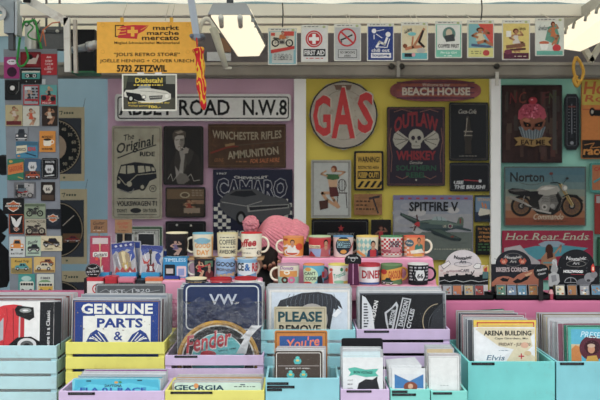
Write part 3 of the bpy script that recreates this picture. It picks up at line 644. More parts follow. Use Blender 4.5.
def art(a):
    for k, c_ in enumerate(('#5c3450', '#a8603c', '#4c3050', '#9c5038', '#5c3450', '#a8603c', '#4c3050')): a.l([(397 + (k % 3) * 4, 82.5 + 2.6 * k), (474 - (k % 2) * 7, 82.5 + 2.6 * k)], 1.1, c_)
    a.t('Welcome to our', 436, 84.8, 28, 3.2, '#c9b8a8', .02); a.t('BEACH HOUSE', 436, 91.5, 68, 8, '#cfc4b4', .06)
d = WD; b = Art(435.5, 102, WD, .004); pts = []
for k in range(48):
    t = 2 * math.pi * k / 48; cx = math.copysign(abs(math.cos(t)) ** .8, math.cos(t)); pts.append(b.q((435.5 + 45.5 * cx, 90.5 + 11 * math.copysign(abs(math.sin(t)) ** .75, math.sin(t)))))
b.prism(pts[::-1], -.004, .004, M('#8c4a4c', .45, 0, .35, 16, .3), M('#3a2a40')); art(b)
tag(b.build('surfboard_sign', None, P(435.5, 102, WD)), 'red brown surfboard shaped sign reading BEACH HOUSE', 'sign', G)
def art(a):
    a.f4(388.5, 108.5, 443.5, 184.5, .6, '#7a4a40'); R = '#8a2832'; W = '#a8a498'; Gn = '#285840'
    for q in ([(391, 128), (389.5, 140), (392, 156), (391, 172)], [(441, 128), (442.5, 140), (440, 156), (441, 172)], [(394, 112), (402, 109.5), (412, 112)], [(438, 112), (430, 109.5), (420, 112)]): a.l(q, .6, '#8a5a4c')
    a.t('OUTLAW', 416, 123, 44, 15, R, .06, 0, 0, 8)
    a.p([(409, 139), (398, 130.5), (394, 134), (392.6, 140), (395, 146), (400, 150), (407, 143)], W); a.p([(423, 139), (434, 130.5), (438, 134), (439.4, 140), (437, 146), (432, 150), (425, 143)], W); [a.l([(408, 140), q_], .5, '#2a2230') for q_ in ((396, 133), (394, 139), (396, 145))]; [a.l([(424, 140), q_], .5, '#2a2230') for q_ in ((436, 133), (438, 139), (436, 145))]
    a.e(416, 137, 7.6, 8, W, 18); a.r(411.5, 142, 420.5, 148.5, W, 1.5); a.e(413, 138, 2, 2.3, '#2a2230', 10); a.e(419, 138, 2, 2.3, '#2a2230', 10); a.p([(415, 142.5), (417, 142.5), (416, 140.5)], '#2a2230'); a.l([(412.5, 146), (419.5, 146)], .5, '#2a2230')
    a.t('WHISKEY', 416, 155.5, 40, 9.5, R, .07); a.t('Genuine', 416, 162.5, 13, 3.2, W, .01, .3); a.t('SOUTHERN', 416, 168, 40, 5.4, Gn, .04); a.t('REBEL', 416, 175, 20, 5.4, Gn, .04); a.e(416, 180, 1, 1, W, 8)
    a.l([(396, 176), (402, 179), (408, 176)], .6, '#8a5a4c'); a.l([(436, 176), (430, 179), (424, 176)], .6, '#8a5a4c')
sign('tin_sign', 'dark purple tin sign with a skull and red lettering, WHISKEY', 'sign', (387, 107, 445, 186), WD, M('#2b2433', .4), art, .006, 1, G)
def art(a):
    a.f4(450, 104, 487, 159.5, .6, '#55514a', 1.5); a.t('Coca-Cola', 467.5, 111.5, 18, 4.4, '#a9a49a', .02, .3)
    a.p([(466.5, 116), (469.5, 116), (470.5, 127), (472.5, 136), (471, 142), (471.5, 154), (464.5, 154), (465, 142), (463.5, 136), (465.5, 127)], '#34302c'); a.l([(467, 118), (466.4, 128), (465, 136)], .5, '#bdb4a4'); a.r(463.5, 131, 472.5, 132, '#9c9486'); a.r(464, 135, 472, 136, '#9c9486'); a.scrib(459, 155.5, 477, 157.5, 1, '#77736a', 2)
sign('tin_sign', 'black tin sign with a dim bottle silhouette', 'sign', (449, 102.5, 488.5, 161), WD, M('#0b0d11', .22), art, .006, 1.6, G)
def art(a):
    a.f4(450, 164.5, 488.5, 190, .5, '#4a4c50', 1.5); a.t('USE', 458.5, 182.5, 9.5, 3.6, '#c4c6c8', .06, .2); a.t('THE BRUSH!', 469.5, 187, 31, 3.8, '#c4c6c8', .06, .2); a.l([(464, 180), (479, 181)], .8, '#a8323a'); a.e(480, 181, 1.6, 1.6, '#b8babc', 10)
sign('tin_sign', 'black tin sign reading USE THE BRUSH, beside the skull sign', 'sign', (449.5, 162.5, 489.5, 191.5), WD, M('#0d1017', .22), art, .006, 1.6, G)
def art(a):
    a.r(356, 153, 381.5, 188.5, '#c9a228', 1); K = '#1c1c1c'; a.t('WARNING!', 368.5, 159.5, 22, 6, K, .05); a.t('RESTRICTED AREA', 368.5, 167.5, 21, 3, K, .04); a.r(357.5, 171, 380, 179, K); a.t('KEEP OUT!', 368.5, 175, 20, 5.6, '#c9a228', .06)
    for k in range(4): a.p([(357 + k * 6.4, 187.5), (361.5 + k * 6.4, 181), (364.5 + k * 6.4, 181), (360 + k * 6.4, 187.5)], K)
sign('tin_sign', 'yellow and black tin sign reading WARNING and KEEP OUT', 'sign', (354, 151, 383.5, 190.5), WD, M('#1a1a1a', .3), art, .006, 1.4, G)
def art(a):
    a.f4(312.5, 161.5, 349.5, 216.5, 1.2, '#8c8c88'); a.r(314, 163, 348, 215, '#b9bdb9')
    Dk = '#3c2c28'; a.o(342, 185, 4.4, 6, .8, Dk, 16); 
    for x in (339.5, 342, 344.5): a.l([(x, 180), (x, 192)], .5, Dk)
    a.l([(337, 193), (347, 193)], 1, Dk); a.l([(338, 193), (337, 208)], .8, Dk); a.l([(346, 193), (347, 208)], .8, Dk)
    S = '#c09068'; a.l([(333, 193), (322, 193), (327, 200), (338, 207)], 3, S); a.l([(331, 195), (334, 200), (339, 207)], 2.6, S); a.p([(329, 187), (337, 187), (339, 196), (330, 197)], '#5c2a2a'); a.p([(327, 175), (338, 175), (337, 187), (329, 187)], '#c8a07c'); a.p([(326, 174), (340, 174.5), (339, 179), (333, 180), (327, 179)], '#3f6a3c')
    a.l([(327, 176), (321, 174), (326, 171)], 1.6, S); a.l([(339, 176), (345, 172), (336, 171)], 1.6, S); a.e(334, 169, 3, 3.4, '#7a3a20', 12); a.e(333, 170, 2, 2.4, S, 12); a.p([(319, 201), (328, 200), (328, 208), (320, 210)], '#4a2c24')
sign('tin_sign', 'pale tin sign of a woman sitting on a chair', 'sign', (311, 160, 351, 218), WD, M('#a9a89e', .4, 0, .12, 30), art, .006, 1, G)
def art(a):
    a.scrib(356, 200.5, 370, 203.6, 1, '#3c2a1c', 2.2, 5); a.scrib(356, 204.4, 367, 207.4, 1, '#3c2a1c', 2.2, 6); a.scrib(356, 208.2, 374, 211.4, 1, '#3c2a1c', 2.2, 8)
    a.l([(373, 198), (378, 213)], 1.6, '#2c2c34'); a.l([(369.5, 198.5), (379, 196.5)], 2.4, '#2c2c34')
    for k in range(4): a.l([(355, 197.5 + 4 * k), (381, 198.5 + 4 * k)], .25, '#7a5030')
s = sign('wooden_plaque', 'small brown plank plaque with a painted hammer', 'plaque', (354, 194, 382, 215), WD, M('#96683e', .6, 0, .25, 30), art, .008, .6, G)
B().tube([(-.01, 0, 0), (0, 0, .012), (.01, 0, 0)], .001, '#333', 5).build('wire_loop', s, (0, 0, 21 * WD / F))
def art(a):
    a.f4(313, 221, 367, 262, .6, '#4a4c4e', 2); a.p([(341, 224.5), (341.8, 227.2), (344.4, 227.2), (342.3, 228.8), (343, 231.4), (341, 229.8), (339, 231.4), (339.7, 228.8), (337.6, 227.2), (340.2, 227.2)], '#a8282c'); a.t('PREMIUM QUALITY', 341, 234.3, 27, 3, '#8c8c88', .04)
sign('tin_sign', 'wide black tin sign with a small red star behind the upper mugs', 'sign', (311.5, 219, 368.5, 264), WD, M('#15171a', .25), art, .006, 1.6, G)
def art(a):
    a.r(372.5, 221, 389.5, 262, '#1e1a1a'); a.lady(374, 225, 389, 246, '#b02430', '#8c5a48', '#3a1814')
s = sign('tin_sign', 'small dark tin sign with a figure in red', 'sign', (371, 219.5, 391, 264), WD, M('#222024', .3), art, .006, 1, G)
B().tube([(-.01, 0, 0), (0, 0, .012), (.01, 0, 0)], .001, '#333', 5).build('wire_loop', s, (0, 0, 44.5 * WD / F))
def art(a):
    a.r(394, 198, 472, 214, '#8d93a0'); a.r(394, 196, 472, 200, '#76709a'); a.r(394, 214, 472, 232, '#9c9ca0'); a.r(394, 232, 472, 260, '#66706a')
    rd = random.Random(4)
    for k in range(14): a.e(rd.uniform(400, 466), rd.uniform(205, 232), rd.uniform(5, 10), rd.uniform(2, 4), rd.choice(['#a6a8ae', '#989aa4', '#b4b2b2', '#8a8c96']), 16)
    for k in range(9): a.r(400 + 8 * k, 197.6, 403.5 + 8 * k, 199, '#a83a44')
    a.t('SPITFIRE V', 433.5, 206.5, 49, 9.5, '#24282c', .05)
    D = '#46585a'
    a.p([(418.5, 219.5), (400.5, 212.5), (399.8, 215), (406, 219), (418, 226), (424, 226)], '#2e3d3f'); a.p([(401, 213), (418, 220.5), (416, 221.5), (402, 215.6)], '#52665e')
    a.p([(417, 221.5), (424, 220), (434, 219), (447, 220.5), (458, 223.5), (463, 225), (463, 227.5), (452, 229.5), (440, 231), (428, 231), (420, 229), (416.5, 226)], D)
    a.p([(418, 222), (430, 220), (446, 221.5), (462, 225.4), (446, 225), (430, 224)], '#62776c'); a.p([(424, 228), (446, 228.5), (460, 227), (446, 231), (428, 231)], '#34464a')
    a.p([(431, 220), (434, 216.8), (440, 216.4), (445, 218.4), (447, 220.8)], '#93a6a8'); a.l([(436.6, 216.6), (437, 220)], .4, '#34464a'); a.l([(441, 216.6), (441.6, 220.4)], .4, '#34464a')
    a.p([(456, 224), (458.4, 217.6), (461.4, 216.6), (463.4, 219), (463.2, 225.4)], '#5a6a5c'); a.r(459.4, 218.6, 460.6, 223.4, '#8c3038'); a.p([(457, 226), (471, 229.6), (470.6, 231.4), (455, 228.4)], '#34464a')
    a.p([(428, 228.6), (441, 229.4), (461.5, 238.6), (460, 241), (452, 240.4), (434, 234.6)], '#2b393c'); a.p([(430, 229), (441, 229.6), (460, 238.6), (450, 237.4)], '#485a52'); a.e(452, 236.6, 2, 1, '#7a3a34', 10)
    a.e(450, 226, 2.4, 2.3, '#b8b4a0', 12); a.e(450, 226, 1.8, 1.7, '#2c3a5c', 12); a.e(450, 226, .8, .8, '#a03434', 8); a.t('UR', 444.5, 226.2, 3.6, 2.4, '#b8b4a0', .03)
    a.p([(416.8, 221.6), (419.4, 222), (419.4, 226.4), (416.8, 226.4), (413.6, 224.2)], '#b42c34'); a.p([(417, 222), (415.6, 215), (417, 214.4), (418.2, 221.6)], '#4c2c2c'); a.p([(416.6, 226), (414, 231), (412.8, 230.4), (415.6, 225.4)], '#4c2c2c'); a.l([(415, 226.6), (410, 227.6)], .7, '#4c2c2c')
    a.l([(420.6, 222.6), (429, 223)], .7, '#2a3436'); a.scrib(434, 248.6, 470, 250.4, 1, '#b8b8a4', 2, 4)
sign('tin_sign', 'large sky coloured tin sign with a fighter plane', 'sign', (393, 195, 473, 255), WD, M('#7a7a90', .4), art, .006, .8, G)
def art(a):
    a.r(475.5, 197, 492.5, 212, '#6a86a0'); a.r(475.5, 212, 492.5, 220, '#24304a'); a.t('TITANIC', 484, 199.5, 14, 3, '#c8a068', .03); a.p([(478, 214), (480, 208), (491, 210), (490, 216), (481, 219)], '#c9c2b0'); a.p([(479, 216), (490, 214), (489, 219), (481, 220)], '#20242c'); a.l([(483, 207), (482, 203)], 1.6, '#c87838'); a.l([(486, 208), (485, 204)], 1.6, '#c87838')
s = sign('tin_sign', 'small tin sign with an ocean liner at the right of the plane sign', 'sign', (474.5, 195, 493.5, 222), WD, M('#26303c', .35), art, .006, .8, G)
B().tube([(-.01, 0, 0), (0, 0, .012), (.01, 0, 0)], .001, '#333', 5).build('wire_loop', s, (0, 0, 27 * WD / F))
def art(a):
    for k, t in enumerate(('Ein Tag hat', '24 Stunden,', 'ein Kasten', '24 Flaschen')): a.t(t, 485, 229 + 3.8 * k, 14 - k % 2 * 2, 2.8, '#c08030', .03)
    a.scrib(478, 243.5, 492, 252, 3, '#3f6a3c', 3, 2)
s = sign('tin_sign', 'small black tin sign with orange lines of print below the liner sign', 'sign', (475.5, 225.5, 494.5, 255), WD, M('#16181a', .35), art, .006, .8, G)
B().tube([(-.01, 0, 0), (0, 0, .012), (.01, 0, 0)], .001, '#333', 5).build('wire_loop', s, (0, 0, 29.5 * WD / F))

# ================================================================== signs on the mint panel
def art(a):
    rd = random.Random(31)
    a.r(503, 86.5, 560.5, 161.5, M('#35201e', .5, 0, .5, 18))
    for k in range(46):
        x = rd.uniform(504, 556); y = rd.uniform(88, 150); a.r(x, y, min(560, x + rd.uniform(1.5, 5)), min(161, y + rd.uniform(6, 22)), rd.choice(['#3c2420', '#46302a', '#2c1a1c', '#4c3a30', '#3e3430', '#54322c']))
    a.r(540, 92, 545, 156, '#4e3430'); a.r(552, 90, 556, 150, '#4a4440')
    for x, c in ((513, '#6c2426'), (522, '#7c3428'), (545, '#5c2c2c'), (552, '#4c4c34')): a.t(chr(65 + int(x) % 20), x, 98, 7, 11, c, .0, .3, -12)
    a.p([(518, 127), (545, 127), (540.5, 140), (523, 140)], '#7f8c94')
    for k in range(8): a.p([(518.5 + k * 3.4, 126.5), (520.6 + k * 3.4, 126.5), (524.6 + k * 2.2, 140), (523.4 + k * 2.2, 140)], '#566269')
    a.p([(519, 121), (521, 117), (543, 117), (545, 121), (543, 127), (539, 131), (535, 129), (532, 131), (529, 129), (525, 131), (521, 127)], '#8a5038'); a.p([(522, 120), (527, 118), (530, 121), (526, 123)], '#b06c4c')
    a.p([(517.5, 119), (518, 111), (523, 105), (530, 103.5), (538, 104), (544, 109), (546, 117), (543, 120), (539, 117.5), (535, 119), (532, 117), (528, 119), (524, 117.5), (520, 120)], '#b04458')
    for k in range(46):
        t = rd.uniform(0, 6.28); r = rd.uniform(.1, 1); a.e(532 + 12.4 * r * math.cos(t), 111.5 + 6.6 * r * math.sin(t), .95, .95, rd.choice(['#d05c74', '#9c3048', '#c04c64', '#e07890', '#8c2840']), 8)
    a.e(532, 101, 4.4, 3.6, '#a82838', 14); a.e(531, 100, 1.3, .9, '#e08890', 8); a.l([(532, 98), (535, 95)], .5, '#4c2c20')
    a.p([(522, 121.5), (530, 124), (530, 127), (524, 127)], '#160c0a'); a.p([(542.5, 121.5), (534, 124), (534, 127), (540.5, 127)], '#160c0a'); a.e(526.6, 125.2, .6, .5, '#d87828', 8); a.e(538, 125.2, .6, .5, '#d87828', 8)
    a.p([(531, 130), (533.4, 130), (532.2, 127)], '#160c0a'); a.p([(513, 138), (520, 137), (532, 139.5), (544, 137), (551, 138), (547, 142), (550, 146), (540, 145), (532, 147), (522, 145), (514, 146), (517, 142)], '#94743c'); a.t('EAT ME', 532, 142.4, 24, 5, '#2c1810', .05)
sign('tin_sign', 'dark brown tin sign with a pink skull cupcake', 'sign', (501.5, 85, 562, 163), WD, M('#2c1c1c', .4), art, .006, .8, G)
def art(a):
    a.f4(566.5, 97, 576.5, 146, .5, '#5a5c64', 2); a.r(570, 102, 573, 138, '#23262e'); a.r(571.2, 104, 571.8, 134, '#8a8c94')
    for k in range(9): a.r(568, 106 + k * 3.2, 569.5, 106.4 + k * 3.2, '#8a8c94'); a.r(573.5, 106 + k * 3.2, 575, 106.4 + k * 3.2, '#8a8c94')
    a.r(568, 106, 575, 107.6, '#7a3a34'); a.e(571.5, 143, 1.8, 1.8, '#8a8c94', 12)
b = Art(571.5, 150, WD, .004); pg = [(567, 94), (576, 94), (579, 99), (579, 145), (576, 150), (567, 150), (564.5, 145), (564.5, 99)]
b.prism([b.q(p) for p in pg], -.004, .004, M('#14161c', .3)); art(b); tag(b.build('thermometer', None, P(571.5, 150, WD)), 'tall black wall thermometer with clipped corners', 'thermometer')
def art(a):
    a.r(582, 80, 618, 105, '#c8b030'); a.r(582, 105, 618, 140, '#d07a28'); a.r(582, 140, 618, 158, '#241c18'); a.t('Hot', 598, 88, 28, 13, '#c8602c', .04, .15); a.t('Rod', 599, 98.5, 28, 7, '#c8602c', .03, .2); a.t('race', 594, 152, 22, 6, '#d0862c', .05, .1); a.r(582, 109, 618, 110, '#b8502c'); a.e(592, 112, 3, 4.4, '#1c1a18', 14); a.e(592, 112, 1.4, 2, '#b8b0a0', 10); a.r(594, 110, 618, 116, '#1c1a18'); a.l([(584, 145), (594, 143), (590, 148), (600, 147)], .6, '#d0862c')
sign('tin_sign', 'orange and yellow hot rod tin sign cut by the right edge', 'sign', (581, 79, 619, 159), WD, M('#b06a24', .4), art, .006, 1, G)
def art(a):
    for k, c in enumerate(('#4c707c', '#54747c', '#647c7c', '#7c8478', '#908470', '#96745c', '#96603e', '#84442c')): a.r(505.3, 168 + k * 7.1, 584.5, 168 + (k + 1) * 7.1 + .05, c)
    a.t('Norton', 527, 177, 34, 9.5, '#262a2c', .03); a.o(531, 180, 13, 5, .4, '#4a3c34', 24); n = 0
    for cx, r in ((521, 10.5), (571.5, 11.2)):
        a.e(cx, 206, r, r, '#6c4c38', 28); a.o(cx, 206, r, r, 2.4, '#1a1818', 30); a.o(cx, 206, r * .74, r * .74, .7, '#7c5c2c', 26)
        for g in range(0, 180, 30): a.l([(cx - r * .7 * math.cos(math.radians(g)), 206 - r * .7 * math.sin(math.radians(g))), (cx + r * .7 * math.cos(math.radians(g)), 206 + r * .7 * math.sin(math.radians(g)))], .5, '#4c4038')
        a.e(cx, 206, 3.4, 3.4, '#2c2826', 14); a.e(cx, 206, 1.6, 1.6, '#9c968e', 12)
    a.p([(529, 196), (540, 192), (557, 191), (561, 199), (560, 210), (553, 215), (537, 214), (530, 206)], '#242220')
    a.p([(538, 201), (543, 195), (549, 195), (551, 203), (548, 212), (540, 212)], '#85807a'); a.p([(549, 195), (555, 194), (558, 203), (554, 210), (550, 208)], '#6c6862')
    for k in range(4): a.l([(541, 197 + 1.6 * k), (549, 196.6 + 1.6 * k)], .4, '#2c2a28'); a.l([(550, 196 + 1.6 * k), (557, 197 + 1.4 * k)], .4, '#2c2a28')
    a.e(544, 207, 3, 3, '#a8a29a', 14); a.e(544, 207, 1.4, 1.4, '#4c4844', 10); a.e(552, 206, 2.4, 2.4, '#94908a', 12)
    a.p([(536, 190), (541, 186), (549, 185), (557, 186), (560, 190), (556, 194), (546, 195.4), (538, 194)], '#9c978e'); a.p([(539, 189.4), (545, 186.6), (555, 187.4), (546, 190)], '#c4beb4')
    a.p([(507.5, 190), (512, 188), (522, 189), (530, 191.4), (538, 191), (537, 196), (526, 196.4), (514, 194.6), (509, 193)], '#211f20'); a.p([(508, 190), (520, 189), (527, 191), (514, 191.6)], '#5c5854')
    a.l([(510, 197), (524, 203), (536, 210), (550, 213)], 1.8, '#a8a29a'); a.l([(510, 197), (521, 201.6)], 3, '#8c867e'); a.l([(524, 196), (521, 206)], .9, '#8c867e'); a.l([(521, 206), (537, 208)], 1.4, '#3c3834')
    a.l([(559, 184), (562, 190), (571.5, 206)], 1.7, '#94783c'); a.l([(561, 184), (565, 191), (573, 205)], .7, '#c8b070'); a.l([(550, 183), (556, 182.4), (560, 184)], .9, '#1c1c1c'); a.e(564, 188, 3, 3.2, '#9c978e', 14); a.e(564.6, 188, 1.8, 2, '#c8c4ba', 12)
    a.l([(553, 183), (551, 175)], .4, '#2c2c2c'); a.e(550.6, 173.6, 2, 1.4, '#6c3834', 12); a.l([(562, 184), (566, 179)], .4, '#2c2c2c'); a.e(566.6, 178.4, 1.6, 1.2, '#3c3a38', 10); a.l([(562, 197), (567, 194.6), (576, 195.4), (582, 201)], 1.1, '#242222'); a.l([(557, 192), (562, 200), (558, 210)], 1, '#4c4844')
    a.t('Commando', 548, 216.5, 30, 6, '#c8b49a', .02, .3); a.scrib(533, 221, 567, 222.6, 1, '#5a3a2c', 2.4)
sign('tin_sign', 'teal to orange tin sign with a large silver motorcycle', 'sign', (504, 166.5, 586, 226), WD, M('#54605c', .4), art, .006, 1, G)
def art(a):
    T = '#4a98a8'; a.p([(508, 252), (535, 246), (562, 245), (588, 248), (580, 252), (560, 256), (535, 260)], T); a.p([(538, 244), (545, 241), (558, 241), (565, 244), (560, 247), (542, 247)], '#8fa4b4'); a.p([(504, 248), (520, 245), (528, 254), (540, 262), (540, 275), (504, 275)], '#b9b0b4')
    a.p([(506, 252), (516, 250), (530, 262), (530, 275), (506, 275)], '#3d7e90'); a.l([(555, 253), (561, 245), (560, 252)], 1.6, '#b98462'); a.e(549, 250, 4, 6, '#4a2418', 14); a.p([(541, 258), (546, 252), (554, 253), (557, 262), (555, 276), (540, 276)], '#b07a5a'); a.p([(546, 246), (552, 246), (553, 257), (547, 259)], '#4a2418'); a.r(543, 262, 556, 263.4, '#5aa0a8')
    a.t('Hot Rear Ends', 547.5, 236.5, 82, 7, '#b9c0a8', .0, .3); a.l([(505, 239.5), (590, 239)], .3, '#b9c0a8')
sign('tin_sign', 'crimson tin sign with a car tail and a woman seen from behind', 'sign', (502, 230.5, 593, 280), WD, M('#a01c40', .4), art, .006, 1, G)
def art(a): a.r(592, 165, 619, 190, '#b0683c', .6); a.t('CAR', 599, 169, 10, 4, '#b02c24', .05); a.l([(594, 182), (604, 176)], 2, '#3c8c90')
sign('tin_sign', 'teal framed orange tin sign just inside the right edge', 'sign', (590, 163, 621, 192.5), WD, M('#3f8c84', .4), art, .006, 1, G)
def art(a): a.r(596, 196, 619, 203, '#a09a98')
sign('tin_sign', 'red tin sign with a grey top strip at the right edge', 'sign', (594.5, 194.5, 621, 234), WD, M('#96281f', .4), art, .006, .6, G)
sign('tin_sign', 'dark green tin sign below the red one at the right edge', 'sign', (597, 237, 621, 268), WD, M('#1c4a30', .4), lambda a: a.f4(599, 239, 619, 266, .6, '#3a6a4a'), .006, .6, G)

# ================================================================== dial posters on the blue cloth
def dial(y0, y1, x0, x1, label, car):
    d = 4.24; cx, cy, r = x1 - 31, (y0 + y1) / 2 + 3, 26
    def art(a):
        a.r(x0 + 1, y0 + 11, x1 - 3, y1 - 7, '#363c46'); a.l([(x1 - 25, y0 + 4.6), (x1 - 22, y0 + 4.2), (x1 - 23.4, y0 + 8)], .7, '#2c4038'); a.scrib(x1 - 20.5, y0 + 5, x1 - 11, y0 + 9, 1, '#2c4038', 1.8, 3)
        a.e(x1 - 30, cy, 27, 28, '#15181c', 30); a.o(x1 - 30, cy, 26, 27, .8, '#9c8c70', 30)
        if not car:
            a.e(x1 - 30, cy, 12, 13, '#a08a74', 20); a.e(x1 - 30, cy, 4, 4, '#4a4038', 14)
            for k, t in enumerate(('40', '50', '60', '70', '80', '90')):
                g = math.radians(-62 + 24 * k); a.t(t, x1 - 30 + 20 * math.cos(g), cy + 20 * math.sin(g), 4.4, 3.4, '#9a927e', .03, 0, 0)
            for k in range(22):
                g = math.radians(-75 + 7 * k); a.l([(x1 - 30 + 24 * math.cos(g), cy + 24.6 * math.sin(g)), (x1 - 30 + 25.6 * math.cos(g), cy + 26.2 * math.sin(g))], .5, '#b0a48c')
        else:
            a.l([(x1 - 24, cy - 4), (x1 - 13, cy - 14)], .8, '#b9b0a0'); a.r(x1 - 24, cy + 4, x1 - 6, cy + 13, '#6a4c30'); a.car(x1 - 22, cy + 6, x1 - 7, cy + 13, '#8c2c28')
        a.e(x1 - 20, y1 - 3.5, 1.2, 1, '#4a5c48', 8)
    s = sign('dial_poster', label, 'poster', (x0, y0, x1, y1), d, M('#b8aa88', .6, 0, .08, 10), art, .004, 0, 'dial posters hanging on the blue cloth')
    B().tube([(-.10, .03, .04), (-.09, 0, 0)], .001, '#444', 5).tube([(.12, .03, .05), (.118, 0, 0)], .001, '#444', 5).build('string', s, (0, 0, (y1 - y0) * d / F))
dial(107, 181, 36, 84.5, 'beige poster with a numbered speedometer dial, topmost of the three', False)
dial(189, 264, 38, 87, 'beige poster with a dial and a red car, middle of the three', True)
dial(271, 340, 40, 89, 'beige dial poster hanging lowest of the three, mostly hidden', True)
b = B().lathe([(0, 0, '#15171a'), (.05, 0, '#15171a'), (.052, .006, '#2a2c30'), (.045, .012, '#15171a'), (0, .012, '#15171a')], 28)
tag(b.build('black_disc', None, P(4, 165, 4.2), (math.pi / 2, 0, 0)), 'round black disc half hidden behind the left edge of the magnet board', 'disc')
b = Art(5, 292, 3.9, .002)
pts = [(-14, 208), (-4, 205), (2, 210), (8, 218), (10, 226), (5, 231), (2, 233), (6, 236), (4, 240), (1, 243), (8, 250), (12, 262), (11, 276), (7, 287), (-14, 290)]
b.prism([b.q(p) for p in pts], -.003, .003, M('#0e1013', .7))
tag(b.build('black_cutout', None, P(5, 292, 3.9)), 'black jagged cut-out figure hanging at the left edge', 'ornament')
# ================================================================== magnet board and magnets
MD = 3.58
b = B(); k = MD / F
pts = [(3.5, 49), (57, 49), (62, 297), (10, 297)]
q = [((x - 33) * k, (297 - y) * k) for x, y in pts]
BG = M('#858d96', .55, 0, .08, 20)
b.prism(q[::-1], 0, .004, BG)
bo = b.build('magnet_board', None, P(33, 297, MD)); tag(bo, 'tall grey metal board covered with fridge magnets', 'board')
def magnet(box, label, base, art=None, rad=.6):
    return sign('fridge_magnet', label + ' fridge magnet', 'magnet', box, MD - .003, base, art, .003, rad, 'fridge magnets on the grey board')
def m(a): a.e(12, 62, 5, 2.8, '#e8dcec', 16); a.e(12, 72, 5, 5, '#3a1432', 14); a.scrib(9, 61, 15, 63, 1, '#555', 2)
magnet((4, 57, 19.5, 78.5), 'purple, white speech bubble', '#a8307c', m)
def m(a): a.f4(21, 52.5, 40.5, 67, .5, '#5a1018'); a.p([(26, 64), (30, 58), (36, 58), (38, 54), (39, 56), (36, 64)], '#d8c4bc'); a.e(30, 57, 3, 2.6, '#1c1414', 12)
magnet((20.5, 52, 41, 67.5), 'dark red, black and pale shapes', '#8c1826', m)
def m(a):
    a.p([(46.5, 58), (47.5, 56), (49, 57), (50.5, 56), (51.5, 58)], '#e8c8c8')
    for t, y, w in (('KEEP', 61, 7), ('CALM', 64, 8), ('and', 66.6, 3), ('CARRY', 69, 9), ('ON', 72, 4)): a.t(t, 49, y, w, 2, '#ecd4d4', .03)
magnet((41, 54, 57, 75), 'bright red KEEP CALM', '#c01c2c', m)
def m(a):
    a.r(22, 71, 40, 79, '#3f9a94'); a.r(22, 71, 40, 72.6, '#d8d8cc'); a.r(25, 74, 37, 77.6, '#1c1e20'); a.o(27.5, 75.8, 1.7, 1.7, .7, '#ddd', 12); a.o(34.5, 75.8, 1.7, 1.7, .7, '#ddd', 12); a.r(26, 81, 27, 82, '#bbb'); a.r(35, 81, 36, 82, '#bbb')
magnet((20.5, 69, 41.5, 84), 'black music cassette', '#1c1e20', m)
def m(a): a.e(12.5, 88.5, 6.5, 6.5, '#0c0d0e', 20); a.o(12.5, 88.5, 5, 5, .3, '#3a3c40', 20); a.e(12.5, 88, 2.4, 2.4, '#dcdcdc', 14); a.l([(19, 82), (19, 90), (16, 94)], .6, '#777')
magnet((5, 80, 21, 100), 'black record player', '#1b1d20', m)
def m(a): a.r(24.5, 86, 38, 104, '#9aa2aa'); a.lady(25, 89, 34, 104, '#2a3440', '#c89a80', '#8c2c1c', False); a.r(25, 87, 31, 90, '#d8dce0'); a.scrib(32, 88, 38, 103, 5, '#22262c', 3, 3); a.r(25, 99, 38, 101, '#a82430')
magnet((23.5, 85, 39, 105), 'red framed comic strip', '#b8202c', m)
def m(a): a.r(41, 95, 56, 104.5, '#b02430'); a.lady(45, 86, 54, 101, '#20242a', '#c89878', '#c8a868'); a.e(44, 98, 2.6, 2.6, '#20242a', 12); a.e(53, 99, 2.6, 2.6, '#20242a', 12); a.t('PIN-UP', 47, 103, 9, 2, '#e8c8c8', .04)
magnet((40, 85, 57, 105.5), 'teal and red scooter', '#5aa8a8', m)
def m(a): a.lady(9, 106, 20, 122, '#c8b8a8', '#b08060', '#5a2c18'); a.r(6.5, 121, 21.5, 125, '#6a2428')
magnet((5.5, 105, 22.5, 126), 'cream, kneeling woman over a maroon strip', '#b9ac80', m)
magnet((23, 106, 39.5, 126), 'white, woman in orange skirt', '#c9c9bc', lambda a: a.lady(26, 108, 37, 125, '#c8502c', '#c09070', '#6a3018'))
magnet((42, 106, 57.5, 126), 'dark brown, woman in pale dress', '#322620', lambda a: a.lady(44, 107, 56, 124, '#c9b9a4', '#b08060', '#6a3a18'))
magnet((15, 127.5, 28, 141), 'white, black vintage car front', '#8c949c', lambda a: a.front(15.5, 128.5, 27.5, 140.5, '#3a4048'))
def m(a): a.t('MONDAY', 47.5, 137, 11, 2.6, '#3a2414', .04); a.r(43.5, 139, 51.5, 146, '#ece4d0', 2); a.o(52, 142, 2.2, 2.2, .8, '#ece4d0', 12); a.e(47.5, 139.6, 3.8, 1.2, '#2a1a10', 14); a.t('FOREVER', 47.5, 149, 11, 2.2, '#3a2414', .04)
magnet((39.5, 131, 55.5, 152), 'orange with a white coffee cup, MONDAY', '#dc8c1c', m)
def m(a): a.r(16.5, 142, 37.5, 145.5, '#3c6a84'); a.p([(16.5, 146), (27, 145), (27, 152), (16.5, 154)], '#d8d0b0'); a.t('SERVICE', 21.5, 149.5, 9, 3, '#2a3a44', .04); a.t('REPAIR', 32, 149, 8, 4, '#c8382c', .05); a.l([(26, 153), (36, 156)], .9, '#223'); a.e(19, 156, 1.6, 1, '#c83', 8)
magnet((16, 141.5, 38, 158), 'blue SERVICE and REPAIR', '#3a86a8', m)
def m(a): a.p([(8, 165), (23.5, 162), (23.5, 172), (8, 175)], '#d0782c'); a.t('GASOLINE', 15.7, 168.5, 13.5, 5, '#a82c1c', .03, 0, -10); a.e(11, 161.5, 2, 1.4, '#c8a040', 10); a.l([(18, 177), (23, 178.5)], .8, '#c8a040')
magnet((7.5, 159, 24, 180), 'green and orange GASOLINE', '#2c7a5c', m)
